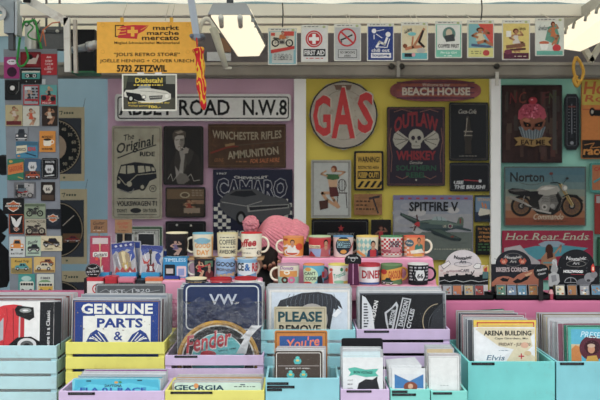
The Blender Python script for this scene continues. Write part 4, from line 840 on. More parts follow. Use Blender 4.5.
def m(a): a.p([(29, 162), (36, 162), (37, 167), (35, 171), (30, 171), (28, 167)], '#c9ccce'); a.t('66', 32.5, 167, 4, 3.4, '#333', .05); a.r(25, 171, 40.5, 179.5, '#54483c'); a.car(26, 171, 40, 179, '#b04820')
magnet((24.5, 159, 41, 180), 'blue sky, orange car and 66 road shield', '#3c5a78', m, 1.4)
def m(a): a.f4(42.3, 159, 57.2, 178, .5, '#6a6c70', 1.5); a.p([(46, 165), (53, 165), (54, 169), (52, 173), (47, 173), (45, 169)], '#c9ccce'); a.t('66', 49.5, 169.5, 4, 3.4, '#222', .05); a.t('ROUTE', 50, 162, 9, 2, '#c9ccce', .04); a.l([(45, 176), (54, 175)], 1, '#c9ccce')
magnet((41.5, 158, 58, 179), 'black with a white 66 road shield', '#17191d', m, 2)
def m(a):
    rd = random.Random(9)
    for k in range(16): a.r(14.5 + rd.random() * 16, 182.5 + rd.random() * 10, 18 + rd.random() * 17, 186 + rd.random() * 11, rd.choice(['#a8a8a8', '#a83038', '#303438', '#5a6a74', '#c8c4b8']))
    a.bike(17, 189, 33, 198, '#8c2028')
magnet((14, 182, 35.5, 198), 'wide busy collage of red and grey scraps', '#6a6c70', m)
def m(a): a.p([(44, 185), (52, 185), (53, 189), (50.5, 193), (45.5, 193), (43, 189)], '#c4c0b4'); a.t('66', 48, 189, 4.4, 3.6, '#222', .05); a.r(42, 195, 54, 200, '#4a3a2c')
magnet((41, 182, 55, 201), 'brown with a pale 66 road shield', '#241c18', m)
def shield(a, cx, cy, s, o='#c8642c'):
    a.p([(cx - 7 * s, cy - 3 * s), (cx - 3 * s, cy - 3.4 * s), (cx, cy - 5.5 * s), (cx + 3 * s, cy - 3.4 * s), (cx + 7 * s, cy - 3 * s), (cx + 5 * s, cy + 3 * s), (cx, cy + 6 * s), (cx - 5 * s, cy + 3 * s)], '#d8d4c8')
    a.p([(cx - 6 * s, cy - 2.3 * s), (cx - 3 * s, cy - 2.6 * s), (cx, cy - 4.6 * s), (cx + 3 * s, cy - 2.6 * s), (cx + 6 * s, cy - 2.3 * s), (cx + 4.4 * s, cy + 2.6 * s), (cx, cy + 5 * s), (cx - 4.4 * s, cy + 2.6 * s)], o)
    a.r(cx - 8.5 * s, cy - 1.4 * s, cx + 8.5 * s, cy + 1.4 * s, '#16181a'); a.t('HARLEY-DAVIDSON', cx, cy, 16 * s, 1.8 * s, '#e0dcd0', .05)
magnet((3, 198, 24, 214), 'black with an orange shield and bar, beside the green motorcycle', '#15171a', lambda a: shield(a, 13.5, 206, 1))
def m(a): a.f4(9.3, 214.3, 23.7, 233.7, .6, '#b8501c'); a.p([(11, 216), (15, 219), (16.5, 222), (18, 219), (22, 216), (20.5, 223), (18, 227), (15, 227), (12.5, 223)], '#d8d8d4'); shield(a, 16.5, 229, .4)
magnet((9, 214, 24, 234), 'black with a white eagle over a small shield', '#15171a', m)
magnet((24.5, 203.5, 45.5, 218.5), 'pale green motorcycle', '#8c9c80', lambda a: (a.r(25, 204, 45, 206.5, '#5c6c54'), a.bike(27, 205, 43, 217, '#2c3430', '#4a4c48')))
magnet((46, 209, 61, 229), 'dark navy with a small orange shield', '#1d232e', lambda a: (a.e(53, 219, 7, 7, '#272e3a', 16), shield(a, 53, 218, .75)))
def m(a): a.t('MOTORCYCLES', 36, 221.5, 19, 2.2, '#40362c', .04); a.r(25.5, 233, 46, 235.5, '#5a2c24'); a.bike(26.5, 222, 45, 235, '#3c3834', '#5a544c')
magnet((25, 219, 46.5, 236), 'cream with a large black motorcycle', '#b0aa92', m)
magnet((9.5, 236.5, 25, 257), 'white with an orange car seen from the front', '#cdd2cf', lambda a: (a.front(10.5, 239, 24, 250.5, '#e08a28'), a.t('BUILT TO LAST', 17.2, 253.5, 12, 1.8, '#444', .04)))
magnet((26, 236.5, 41, 256), 'pale green with a small dark car', '#b4ccb4', lambda a: (a.t('Beetle', 33, 242, 10, 3.4, '#334', .02, .3, -12), a.car(27.5, 244, 40, 251.5, '#2a3430', old=True), a.r(28, 252.5, 39, 253.5, '#345')))
magnet((41, 236, 62, 251), 'wide cream with a slanting black car', '#d8cca4', lambda a: (a.car(43, 238, 60, 247, '#26221e', old=True), a.l([(42, 239), (61, 248)], .5, '#a07840'), a.t('Classic', 49, 248.5, 8, 2, '#554', .02)))
magnet((11, 258, 32, 273.5), 'yellow sunset with a teal car', '#cfa93c', lambda a: (a.r(11.5, 268, 31.5, 273, '#8c7c4c'), a.t('Road Trip', 22, 261.5, 14, 3, '#3a2a1c', .03, .2), a.car(15, 263, 29, 270.5, '#4aa0a0', old=True)))
magnet((34, 257, 55, 272.5), 'yellow with two cream vintage cars', '#dcb868', lambda a: (a.car(40, 259, 54, 266, '#a0562c', old=True), a.car(36, 262.5, 52, 270.5, '#d8d0b0', old=True), a.r(35, 270, 54.5, 271.5, '#8c6a3c')))
magnet((18.5, 274, 35, 295), 'teal with a white camper van', '#3f9c94', lambda a: (a.e(26.5, 278.5, 5, 2.6, '#b0d4cc', 14), a.bus(20, 281, 34, 292, '#d4dcd4'), a.r(21, 292.5, 33, 293.3, '#245')))
magnet((37, 274, 54, 294.5), 'white with a yellow camper van', '#d4d8cc', lambda a: (a.e(45, 284, 7, 4.4, '#7aa874', 14), a.t('SUMMER', 45.5, 278, 10, 2.4, '#445', .04), a.bus(38.5, 282, 53, 291.5, '#e0b02c'), a.r(38, 291.5, 53, 293, '#c88c6c')))
# small white tag on the board
sign('paper_tag', 'small blank white tag right of the cassette magnet', 'tag', (42, 79, 45.5, 84.5), MD - .002, '#c8ccd0', th=.001)

# ================================================================== mugs
MG = M('#ece4cc', .25)
def mug(x0, x1, yt, yb, d, label, cat_in, base, art, hang=None, body='#ece4cc', hcol=None, group='printed enamel-look mugs on the display steps'):
    cx = (x0 + x1) / 2; R = (x1 - x0) / 2 * d / F; H = (yb - yt) * d / F
    bm_ = M(body, .25, 0, .03, 30); inn = M(cat_in, .25, 0, .03, 30); rimm = inn
    root_loc = P(cx, yb, d)
    b = B(); r0 = R * .93
    prof = [(0, .001, bm_), (r0 * .9, .001, bm_), (r0 * .97, .003, bm_)]
    for t in (0, .2, .4, .6, .8): prof.append((r0 + (R - r0) * t, .006 + (H - .011) * t, M(base, .25, 0, .04, 30)))
    prof += [(R, H - .005, rimm), (R, H - .001, rimm), (R - .0012, H, rimm), (R - .0035, H - .0005, inn), (R - .004, H - .006, inn), (r0 - .004, .008, inn), (0, .007, inn)]
    b.lathe(prof, 40)
    a = Art(cx, yb, d, 0); a.tp = yt
    if art: art(a)
    if a.v:
        me = bpy.data.meshes.new('t'); me.from_pydata(a.v, [], a.f); me.polygons.foreach_set('material_index', a.mi); me.update()
        bm = bmesh.new(); bm.from_mesh(me)
        for i in range(-7, 8):
            bmesh.ops.bisect_plane(bm, geom=bm.verts[:] + bm.edges[:] + bm.faces[:], plane_co=(R * i / 8, 0, 0), plane_no=(1, 0, 0), dist=1e-6)
        bm.verts.ensure_lookup_table(); bm.verts.index_update()
        vs = []
        for v in bm.verts:
            t = min(max((v.co.z - .006) / (H - .011), 0), 1); Rz = r0 + (R - r0) * t; x = max(-Rz * .985, min(Rz * .985, v.co.x))
            e = -v.co.y * 1.2 + .00025
            vs.append((x * (1 + e / Rz), -math.sqrt(Rz * Rz - x * x) * (1 + e / Rz), min(max(v.co.z, .004), H - .004)))
        for f in bm.faces: b.add([vs[v.index] for v in f.verts], [tuple(range(len(f.verts)))], a.mats[f.material_index])
        bm.free(); bpy.data.meshes.remove(me)
    o = b.build('mug', None, root_loc); tag(o, label, 'mug', group)
    if hang is not None:
        g = math.radians(hang); dx, dy = math.cos(g), math.sin(g)
        pts = []
        for k in range(13):
            t = math.radians(-90 + 180 * k / 12); rr = R * .95 + .026 * math.cos(t) ** .8 if abs(math.cos(t)) > .01 else R * .95
            pts.append((dx * rr, dy * rr, H * .5 + H * .30 * math.sin(t)))
        B().tube(pts, .0042, M(hcol or body, .25, 0, .03, 30), 10).build('handle', o)
    return o
D1, D2, D3 = 3.08, 3.02, 2.99
U, LO, BT = 257, 279, 296
C = '#e9e0c4'
# left stand, upper row
def m(a): a.r(168, 239, 186, 254, '#1c1a1e'); a.lady(171, 239, 184, 254, '#6a5a7c', '#b08a78', '#2a1a18')
mug(166, 188, 232, U, D1, 'cream rimmed dark mug with a figure, leftmost of the upper left row', '#ece0b8', '#2a2426', m, 60)
def m(a): a.e(203.5, 240.5, 7, 3.4, '#7fb4c8', 16); a.r(195, 239, 211, 241.5, '#7fb4c8'); a.t('GOOD', 203.5, 245, 15, 4.4, '#e0963c', .04); a.t('DAY', 204, 251.6, 12, 4.8, '#e0963c', .05); a.r(212, 236, 213, 256, '#e0a050')
mug(192.5, 213.5, 232.5, U, D1, 'cream mug with orange words GOOD DAY and blue rim', '#6cb4cc', '#e6dcc0', m, 180)
def m(a): a.t('COFFEE', 228, 241.5, 16, 5, '#2c3438', .02); a.scrib(221, 236.5, 235, 238, 1, '#555', 2); a.scrib(221, 246, 235, 248, 1, '#555', 2); a.t('AWESOME', 228, 251, 16, 4, '#3a4044', .03)
mug(217, 238, 232.5, U, D1, 'cream mug with black word COFFEE and cream rim', '#d8cc98', '#e0d8b4', m, 28)
def m(a): a.t('coffee', 246, 242.5, 22, 8, '#b81c2c', .05, .2, -6); a.scrib(247, 247.5, 257, 249, 1, '#333', 1.6); a.t('€5', 259, 252, 4, 4, '#333', .04); a.scrib(242, 252, 252, 253.4, 1, '#555', 1.6)
mug(241, 262, 232, U, D1, 'cream mug with red script word and bright red rim', '#d01c24', '#e9e2cc', m, 0)
# cardboard plank on which they stand
zt = PZ(U, D1)
o = B().box(PX(166, D1), -.075, -.005, PX(264, D1), .05, 0, M('#b08a5c', .8, 0, .1, 20)).build('cardboard_shelf', None, (0, D1, zt)); tag(o, 'thin brown cardboard shelf under the upper left mugs', 'shelf')
ys = 257.6
def m(a): a.lady(196, 259, 206, 277, '#c02c34', '#c89878', '#5a1c14'); a.r(206, 260, 213, 266, '#5a7c60'); a.man(206, 262, 214, 279, '#6c2c30', '#b89078'); a.l([(203, 266), (211, 263)], 1, '#c84040')
mug(194, 215, ys, LO, D2, 'dark comic mug with two figures in the lower left row', '#3c3434', '#2c2c30', m, 180, hcol='#f0ecdc')
def m(a): a.r(216, 258, 236, 279, '#8fb4dc'); a.p([(216, 275), (236, 268), (236, 279), (216, 279)], '#6c94c8'); a.t('GOOD', 226, 263.5, 18, 4.6, '#3a3234', .05, 0, 4); a.t('MORNING', 226, 269, 17, 3, '#5a4c4c', .04, 0, 4); a.t('SUNSHINE', 226, 274.5, 18, 3.6, '#e8b030', .04, 0, -8)
mug(215.5, 235.5, ys, LO, D2, 'sky blue mug with words GOOD MORNING', '#9cc0e0', '#9cc0e4', m, 50)
def m(a): a.r(238, 258, 257, 262, '#7cb0d4'); a.t('ICE', 240.5, 266, 8, 8, '#22303c', .05); a.t('&', 248, 266.5, 5.6, 7, '#2c6cb0', .05); a.t('RED', 257, 266.5, 9, 8.6, '#c82c34', .05); a.p([(238, 273), (246, 275), (256, 272), (256, 279), (238, 279)], '#6ca0c8'); a.e(249, 277, 4, 3, '#3a4450', 12)
mug(237, 257.5, ys, LO, D2, 'blue and white mug with large letters and an ampersand', '#a8c8dc', '#dce4e8', m, 50)
mug(185.5, 207, 277.5, 300, 2.93, 'black mug with cream rim in the lowest left row', '#e8dcb4', '#17171a', lambda a: a.t('COFFEE', 196, 282, 14, 2.4, '#c8a050', .03), 50, '#17171a')
mug(210, 232, 277.5, 300, 2.93, 'plain red mug in the lowest left row', '#b81c28', '#c41c2c', lambda a: a.e(222, 283, 2, 2, '#e8d8d0', 12), 50, '#c41c2c')
mug(234.5, 257.5, 277, 300, 2.93, 'white mug with a red rim band in the lowest left row', '#b81c28', '#e8e4e0', lambda a: a.r(235, 276, 258, 279.4, '#c8202c'), 0, '#eceae6')
# right stand, upper row
def m(a): a.e(292, 251, 7.5, 4, '#e8e0d4', 16); a.e(292, 251.5, 6, 2.8, '#c84c24', 16); a.man(287, 239, 298, 252, '#e8e4dc', '#c88c6c', '#2a1812'); a.e(299, 246, 3.4, 3.4, '#d8401c', 14); a.t('Ladies', 287, 245, 6, 3, '#fff', .03, .2); a.r(284, 238, 288, 240, '#b8341c')
mug(283, 304, 236, U, D1, 'orange mug with a smiling figure, leftmost of the upper right row', '#e08c50', '#e89020', m, 180)
def m(a): a.p([(309, 243), (320, 248), (331, 243), (331, 238), (309, 238)], '#c83038'); a.r(309, 244.5, 320, 247.5, '#e8dcb0'); a.t('Chocolate', 315, 246, 9, 2, '#4a2018', .03); a.r(309, 248, 331, 257, '#90a4cc'); a.man(320, 239, 331, 256, '#b85a60', '#c08c6c', '#241614'); a.p([(311, 250), (316, 256), (309, 257)], '#a02830')
mug(308.5, 331, 235.5, U, D1, 'red and lilac mug with a face and cream rim', '#b8cca0', '#c85a60', m, 22, hcol='#5a4438')
def m(a): a.e(343, 245, 7.5, 9, '#22303c', 18); a.r(337, 241, 349.5, 247, '#8cb4c0'); a.t('COFFEE', 343.3, 244, 12, 5.4, '#16202a', .04); a.e(343, 251, 3, 2, '#d89030', 12); a.r(338, 238.4, 348, 240, '#d8b040'); a.l([(349, 250), (353, 242)], 1.2, '#b04848')
mug(333, 353.5, 235.5, U, D1, 'pale pink mug with a dark blue round coffee badge', '#5c90b8', '#dcc4c0', m, 25, hcol='#a09484')
def m(a):
    for i in range(4):
        for j in range(3): a.p([(357 + 4 * i, 238 + 6.5 * j), (359 + 4 * i, 241.3 + 6.5 * j), (357 + 4 * i, 244.5 + 6.5 * j), (355 + 4 * i, 241.3 + 6.5 * j)], '#8cbcb8')
    a.man(366, 240, 378, 258, '#28405c', '#c08c6c', '#1c1414'); a.r(369, 249, 375, 258, '#c02c34'); a.l([(358, 251), (364, 255)], 2.4, '#e08c3c')
mug(356, 378.5, 235.5, U, D1, 'pale mug with a man in a red apron', '#e8c860', '#e4dcc0', m, 22, hcol='#6c5c50')
def chk(a, x0, x1, y0, y1, c, s=2.1):
    n = 0
    for i in range(int((x1 - x0) / s)):
        for j in range(int((y1 - y0) / s)):
            if (i + j) % 2: a.flat([rrect(x0 + i * s, y0 + j * s, x0 + i * s + s, y0 + j * s + s, 0)], c); a.L -= 1
    a.L += 1
def m(a): chk(a, 381, 403, 238, 256, '#c42838'); a.t('DINER', 393.5, 243.5, 10, 6, '#3c4450', .06); a.r(382, 249, 402, 252, '#a8505c'); a.r(390, 246.5, 399, 251, '#c8848c'); a.r(384, 254, 402, 257, '#c4b4a8')
mug(380.5, 402.5, 235.5, U, D1, 'red and white chequered mug with green rim', '#4c8c5c', '#e8e0d8', m, 22, hcol='#8c3038')
def m(a): chk(a, 404, 410, 238, 256, '#e8d4c0'); a.e(408.5, 242.5, 4, 3.6, '#4c6878', 14); a.t('Super', 408.5, 242.5, 6, 2.4, '#e8d8c0', .03, .2, 8); a.man(413, 237, 422, 251, '#3c7c6c', '#b88058', '#1c1210'); a.p([(409, 250), (420, 248), (423, 252), (410, 253)], '#e8dcc8'); a.r(412, 253, 421, 255.6, '#e0a030')
mug(403.5, 425, 235.5, U, D1, 'orange mug with a moustached man, rightmost of the upper right row', '#e0603c', '#e88850', m, 0)
# right stand, lower row
LR = 284.5
def m(a): a.r(280, 270, 297, 285, '#e0943c'); a.t('Donuts', 287, 267, 13, 3.4, '#8c4ca0', .03, .2); a.p([(278, 276), (299, 276), (299, 285), (278, 285)], '#8cbcac'); a.o(285, 279, 3.4, 3.4, 2, '#5a3020', 16); a.o(291.5, 279, 3.6, 3.6, 2.2, '#d86c98', 16); a.o(287, 271.5, 3, 2.2, 1.4, '#f0e4cc', 16)
mug(277.5, 299.5, 263.5, LR, D3, 'cream mug with doughnuts, leftmost of the lower right row', '#b890a0', '#e4dcc4', m, 180)
def m(a): a.e(309.5, 275, 8.4, 8.4, '#c4dcb4', 18); a.e(308, 268.5, 3, 2, '#d8a040', 12); a.t("CAN'T", 310, 272.5, 11, 3.4, '#1c2428', .04, 0, -3); a.t('COOK', 311, 277.5, 11, 3.8, '#1c2428', .04, 0, -3); a.p([(317, 276), (321, 274), (323, 284), (317, 284)], '#20262c'); a.e(308, 282.5, 4, 2, '#c83c30', 12); a.r(321.5, 271, 325, 277, '#b02c30')
mug(303, 324.5, 263.5, LR, D3, 'light blue mug with the words CAN’T COOK', '#e08a4c', '#5cb0cc', m, 28, hcol='#406878')
def m(a): a.t('Tropical', 339, 274.5, 12, 6, '#4aa88c', .03, .2, -20); a.e(339, 281, 5.5, 1.8, '#8cc8a0', 14); a.p([(328, 275), (332, 270), (333, 284), (328, 284)], '#e0604c'); a.e(331, 269, 1.6, 1.6, '#d04838', 10); a.e(341, 268.5, 1.4, 2, '#3c8c5c', 10); a.e(346, 269, 1.4, 2, '#d87840', 10); a.r(343, 280, 348, 284, '#c8b040')
mug(328, 349.5, 263.5, LR, D3, 'white mug with green script and a yellow rim', '#e0d060', '#e8e4dc', m, 28, hcol='#5c8c80')
def m(a): a.t('DINER', 371.5, 273.5, 20, 8, '#b82c38', .05); a.r(358, 281.4, 381, 285, '#3c5c9c'); a.r(358, 263, 381, 266, '#c03040')
mug(358.5, 380, 263, LR, D3, 'white mug with red word DINER and a blue foot', '#b82c3c', '#e8e4e4', m, 45)
def m(a): a.p([(381, 270), (402, 266), (402, 278), (381, 281)], '#e09c2c'); a.t('GASOLINE', 395, 273.5, 15, 8, '#b8301c', .04, 0, -5); a.e(383.5, 271, 2.6, 2.6, '#b83028', 12); a.car(381.5, 276.5, 392, 283.5, '#284838'); a.r(396, 281, 402, 284, '#5a7c50')
mug(380.5, 402.5, 263.5, LR, D3, 'green and orange mug reading GASOLINE', '#6c8c5c', '#5c7c50', m, 20, hcol='#e0983c')
def m(a): a.scrib(409, 266, 427, 281, 5, '#a8aab0', 3, 7); a.p([(413, 271), (424, 271), (425, 276), (422, 281), (415, 281), (412, 276)], '#26282c'); a.p([(415, 269.5), (422.5, 269.5), (423.5, 275), (421, 279.5), (416.5, 279.5), (414, 275)], '#d8d8d8'); a.t('66', 418.8, 275, 6, 5, '#222', .05)
mug(407.5, 428.5, 263, LR, D3, 'black mug with a white 66 road shield', '#d8d8d4', '#1e2024', m, 0, '#1e2024')

# steps under the mugs, pink cloth
PK = M('#ea9cba', .85, 0, .06, 12); PD = M('#c4688f', .9, 0, .08, 10)
def step(name, label, pts_front, y0, y1, z0, z1, m, skew=0):
    xl, xr = pts_front
    v = [(xl - skew, y0, z0), (xr + skew, y0, z0), (xr + skew, y1, z0), (xl - skew, y1, z0), (xl, y0, z1), (xr, y0, z1), (xr, y1, z1), (xl, y1, z1)]
    cx = (xl + xr) / 2; v = [(x - cx, y - y0, z - z0) for x, y, z in v]
    o = B().hexa(v, m).build(name, None, (cx, y0, z0)); md = o.modifiers.new('b', 'BEVEL'); md.width = .006; md.segments = 3
    return tag(o, label, 'display step')
TB = 1.14
step('display_step', 'tall pink cloth step under the upper right mugs', (PX(282, D1), PX(431, D1)), D1 - .045, D1 + .06, TB, PZ(U, D1), PK, .02)
z2 = PZ(LR, D3)
step('display_step', 'low pink cloth step under the lower right mugs', (PX(270, D3), PX(437, D3)), D3 - .05, D1 - .046, TB, z2, PK, .006)
step('display_step', 'low pink cloth step under the lower left mugs', (PX(164, D2), PX(262, D2)), D2 - .046, D2 + .06, TB, PZ(LO, D2), PK, .004)
# ================================================================== tables and cloth
DK = M('#4a3a44', .8)
def table(name, label, x0, x1, y0, y1, z, m=None):
    t = empty(name, ((x0 + x1) / 2, (y0 + y1) / 2, 0), label, 'table'); w, h = (x1 - x0) / 2, (y1 - y0) / 2
    B().box(-w, -h, z - .025, w, h, z, m or M('#c4a888', .7, 0, .1, 10)).build('tabletop', t)
    for sx in (-1, 1):
        for sy in (-1, 1): B().box(-.02, -.02, 0, .02, .02, z - .025, M('#8a8c90', .4, .5)).build('leg', t, (sx * (w - .05), sy * (h - .03), 0))
    return t
t3 = table('stall_table', 'back display table that carries the mugs and box displays', -1.45, 1.7, 2.975, 3.24, TB - .004)
b = B(); n = 160; vs = []
x0, x1 = -1.46, 1.71; yf = 2.968
rows = [(3.25, TB), (3.15, TB), (yf + .012, TB), (yf + .003, TB - .002), (yf, TB - .012), (yf - .002, TB - .06), (yf - .006, TB - .2), (yf - .008, .86)]
for j, (y, z) in enumerate(rows):
    g = max(0, (j - 4)) / 3
    for i in range(n + 1):
        x = x0 + (x1 - x0) * i / n; dz = math.sin(x * 9 + 1) * .6 + math.sin(x * 23) * .3 + math.exp(-((x - .56) / .05) ** 2) * 2.2
        vs.append((x, y - .005 * g * dz * (z < TB - .05), z))
b.add(vs, [(j * (n + 1) + i, j * (n + 1) + i + 1, (j + 1) * (n + 1) + i + 1, (j + 1) * (n + 1) + i) for j in range(len(rows) - 1) for i in range(n)], PD, True)
tag(b.build('table_cloth', None), 'deep pink cloth over the back table hanging down behind the teal crates', 'tablecloth')
table('stall_table', 'middle table that carries the upper tier of wooden crates', -1.5, .50, 2.655, 2.955, .84)
table('stall_table', 'front low table that carries the front row of small crates', -1.5, .505, 2.30, 2.65, .74)
table('stall_table', 'right-hand low table that carries the two teal crates', .512, 1.7, 2.45, 2.955, .74)

# ================================================================== left counter display: key rings and tins
def riser(x0, x1, yt, d0, d1, label, m):
    z = PZ(yt, d0); o = B().box(PX(x0, d0), 0, TB, PX(x1, d0), d1 - d0, z, m).build('display_riser', None, (0, d0, 0)); 
    return tag(o, label, 'riser')
riser(84, 163, 278.2, 3.035, 3.13, 'dark riser box under the guitar key ring packs', M('#2c2628', .7))
KD = 3.075
for x0, x1, lb in ((98, 111, 'left'), (118, 138, 'middle'), (143, 161, 'right')):
    o = B().box(PX(x0, KD), -.02, 0, PX(x1, KD), .03, PZ(272, KD) - PZ(277.4, KD), M('#1c9ad0', .4)).build('blue_stand', None, (0, KD - .015, PZ(277.4, KD)))
    tag(o, {'left': 'small blue stand under the pink guitar pack', 'middle': 'blue stand under the gold guitar pouch', 'right': 'blue stand under the red guitar pouch'}[lb], 'stand', 'blue packaging stands')
def guitar(a, cx, y0, y1, c, neck='#c8b080', rot=0):
    h = y1 - y0; cs, sn = math.cos(math.radians(rot)), math.sin(math.radians(rot)); cy = (y0 + y1) / 2
    T = lambda x, y: (cx + x * h * cs - (y - .5) * h * sn, cy + x * h * sn + (y - .5) * h * cs)
    a.l([T(0, .02), T(0, .65)], h * .07, neck); a.l([T(0, 0), T(0, .1)], h * .13, neck)
    a.p([T(-.1, .52), T(-.05, .6), T(.05, .6), T(.12, .5), T(.16, .6), T(.12, .74), T(.2, .88), T(.1, 1), T(-.1, 1), T(-.2, .88), T(-.13, .72), T(-.18, .6)], c)
    a.p([T(-.05, .66), T(.06, .66), T(.08, .86), T(-.04, .88)], '#e8e4dc')
def m(a):
    a.r(91.5, 245, 108.5, 274, '#b4304c'); a.r(92.5, 238, 108, 244, '#c8b8b8'); guitar(a, 100, 244, 258, '#8a8c90'); a.r(93, 252, 108, 257, '#d8d4cc', 1); a.t('Guitars', 100.5, 254.5, 13, 4, '#333', .03, .2, -4); guitar(a, 101, 257, 273, '#b8b4ac'); a.e(97, 259, 1.6, 1.6, '#d84a2c', 10)
o = sign('guitar_pack', 'tall pink red pack with two small guitars under clear plastic', 'packet', (90, 236, 110, 275), KD, M('#a83450', .3), m, .012, 1, None, None, None, True, .05)
def pouch(name, label, box, base, art, rot=0):
    x0, y0, x1, y1 = box; cx = (x0 + x1) / 2; a = Art(cx, y1, KD, .006)
    pg = [(x0, y0 + 2), (x0 + 2, y0), (x1 - 2, y0 + .6), (x1, y0 + 2.4), (x1 - .4, y1 - 3), (x1 - 1, y1), (x0 + 1, y1 - .4), (x0 + .3, y1 - 4)]
    a.prism([a.q(p) for p in pg], -.006, .006, base); art(a)
    o = a.build(name, None, P(cx, y1, KD), (-.05, math.radians(rot), 0)); tag(o, label, 'packet', 'guitar pouches'); 
    w = (x1 - x0) / 2 * KD / F; h = (y1 - y0) * KD / F
    q = B(); q.box(-w, -.0105, 0, w, -.0100, h, BAG); q.build('clear_front', o)
    return o
def m2(a):
    a.r(115, 242.5, 138, 247.5, '#24388c'); a.p([(115, 247.5), (138, 247.5), (136, 252), (130, 249), (124, 254), (119, 250), (115, 254)], '#3450a4')
    for k in range(4): a.p([(118 + 5 * k, 245), (120 + 5 * k, 244), (121 + 5 * k, 246), (119 + 5 * k, 246.6)], '#c8ccd8')
    a.p([(129, 253), (136, 250), (137.6, 258), (133, 262), (131, 257)], '#3450a4'); a.p([(116, 254), (119, 253), (121, 268), (117.6, 266)], '#8c8c94'); a.p([(121, 252), (126, 250), (132, 254), (133, 268), (123, 269)], '#a8946c'); a.p([(124, 252), (127, 251), (128, 262), (125, 263)], '#e4d49c'); guitar(a, 127, 252, 271, '#c8a848', '#d8c894'); a.l([(120, 256), (122, 266)], .7, '#f0f0f0'); a.l([(134, 255), (132, 262)], .6, '#f0f0f0')
    a.p([(116, 270), (118, 265), (121, 270), (124, 266.4), (127, 271), (131, 267), (134, 271), (136.4, 268), (137, 275), (116.6, 275)], '#b83430'); a.p([(119, 273), (121, 270.6), (123, 274), (120, 275)], '#e4dcd4'); a.p([(129, 273), (131, 270.6), (133, 274), (130, 275)], '#e4dcd4')
pouch('guitar_pouch', 'blue topped pouch with a gold guitar, tilted to the left', (115, 242, 138, 275), M('#b8b6b8', .35), m2, -7)
def m3(a):
    a.r(140, 245.5, 162, 249.6, '#24388c'); a.p([(140, 249.6), (162, 249.6), (160, 253), (154, 251), (147, 252.6), (142, 256)], '#3450a4')
    a.p([(155, 254), (158, 252), (160.6, 256), (158.6, 260), (161, 265), (157, 263), (154.6, 258)], '#3450a4'); a.p([(141.6, 257), (144, 261), (147, 262), (150, 258), (148, 264), (143.6, 264)], '#c84038'); a.p([(142, 266), (146, 265), (145, 272), (142, 272)], '#b4b4b8')
    guitar(a, 150.4, 250.5, 274, '#8c1c1c', '#2c2624', -3); a.l([(144, 254), (146, 260)], .7, '#f4f4f4'); a.l([(158, 264), (156, 271)], .6, '#f4f4f4')
pouch('guitar_pouch', 'blue topped pouch with a dark red guitar', (139.5, 245, 162.5, 275.5), M('#c4c2c6', .35), m3, 2)
def m4(a): a.r(157, 251, 168, 256, '#3450a4'); a.p([(158, 258), (167, 260), (165, 268), (160, 266)], '#3c5ca8')
sign('guitar_pouch', 'white and blue pouch tucked behind the dark red guitar pouch', 'packet', (156, 249, 168, 275), KD + .035, M('#c8c8cc', .35), m4, .006, 1)
def m5(a): a.r(125, 242, 140, 248, '#2c448c'); a.p([(127, 250), (138, 249), (138, 262), (130, 262)], '#8c98b8')
sign('guitar_pouch', 'dark blue topped pouch behind the gold guitar pouch', 'packet', (122, 241, 141, 275), KD + .035, M('#a8a8b4', .35), m5, .006, 1)
for x0, x1, y0, y1, c, ls, lb in ((90.5, 107.5, 219.5, 233, '#8a6444', ('Guitar', 'Bar'), 'cardboard price label with black and white handwriting'), (115, 132, 219.5, 233, '#96704c', ('Guitar', 'Clip'), 'cardboard price label with red handwriting')):
    def m(a, x0=x0, ls=ls): 
        for k, t in enumerate(ls): a.t(t, x0 + 8.5, 223 + 4.2 * k, 12 - 3 * k, 3.2, '#2a2220' if x0 < 100 else '#a02c24', .01, .3, -3)
        a.scrib(x0 + 3, 230.4, x0 + 13, 231.6, 1, '#c8b8a4' if x0 < 100 else '#5a2c20', 3)
    s = sign('price_label', lb, 'label', (x0, y0, x1, y1), 3.11, M(c, .8), m, .002)
    k = 3.11 / F; B().box(-.003, .001, PZ(278.2, 3.035) - PZ(y1, 3.11), .003, .004, .01, M('#a08a6c', .7)).build('stick', s)
for x0, x1, lb in ((116, 133, 'black card behind the gold guitar pouch'), (137.5, 155, 'black card behind the dark red guitar pouch')):
    sign('black_card', lb, 'card', (x0, 232.5, x1, 276), 3.125, M('#1f2124', .5), lambda a, x0=x0, x1=x1: a.f4(x0 - .4, 232.6, x1 + .4, 276, 1.4, '#a8a8a4'), .003)
def m(a): a.o(93, 271, 7.6, 7.3, .4, '#9a9a9a', 30); a.t('GENUINE', 93, 268, 9, 1.6, '#c8c8c8', .03, 0, -6, -1.5); a.t('ROUTE 66', 93, 271.5, 12, 2.2, '#c8c8c8', .03, 0, -6); a.scrib(88, 274, 98, 275.5, 1, '#b8b8b8', 2)
sign('round_badge', 'round black badge with white lettering at the foot of the pink guitar pack', 'badge', (85, 263.5, 101, 278.3), 3.02, M('#15171a', .4), m, .004, 7.3)
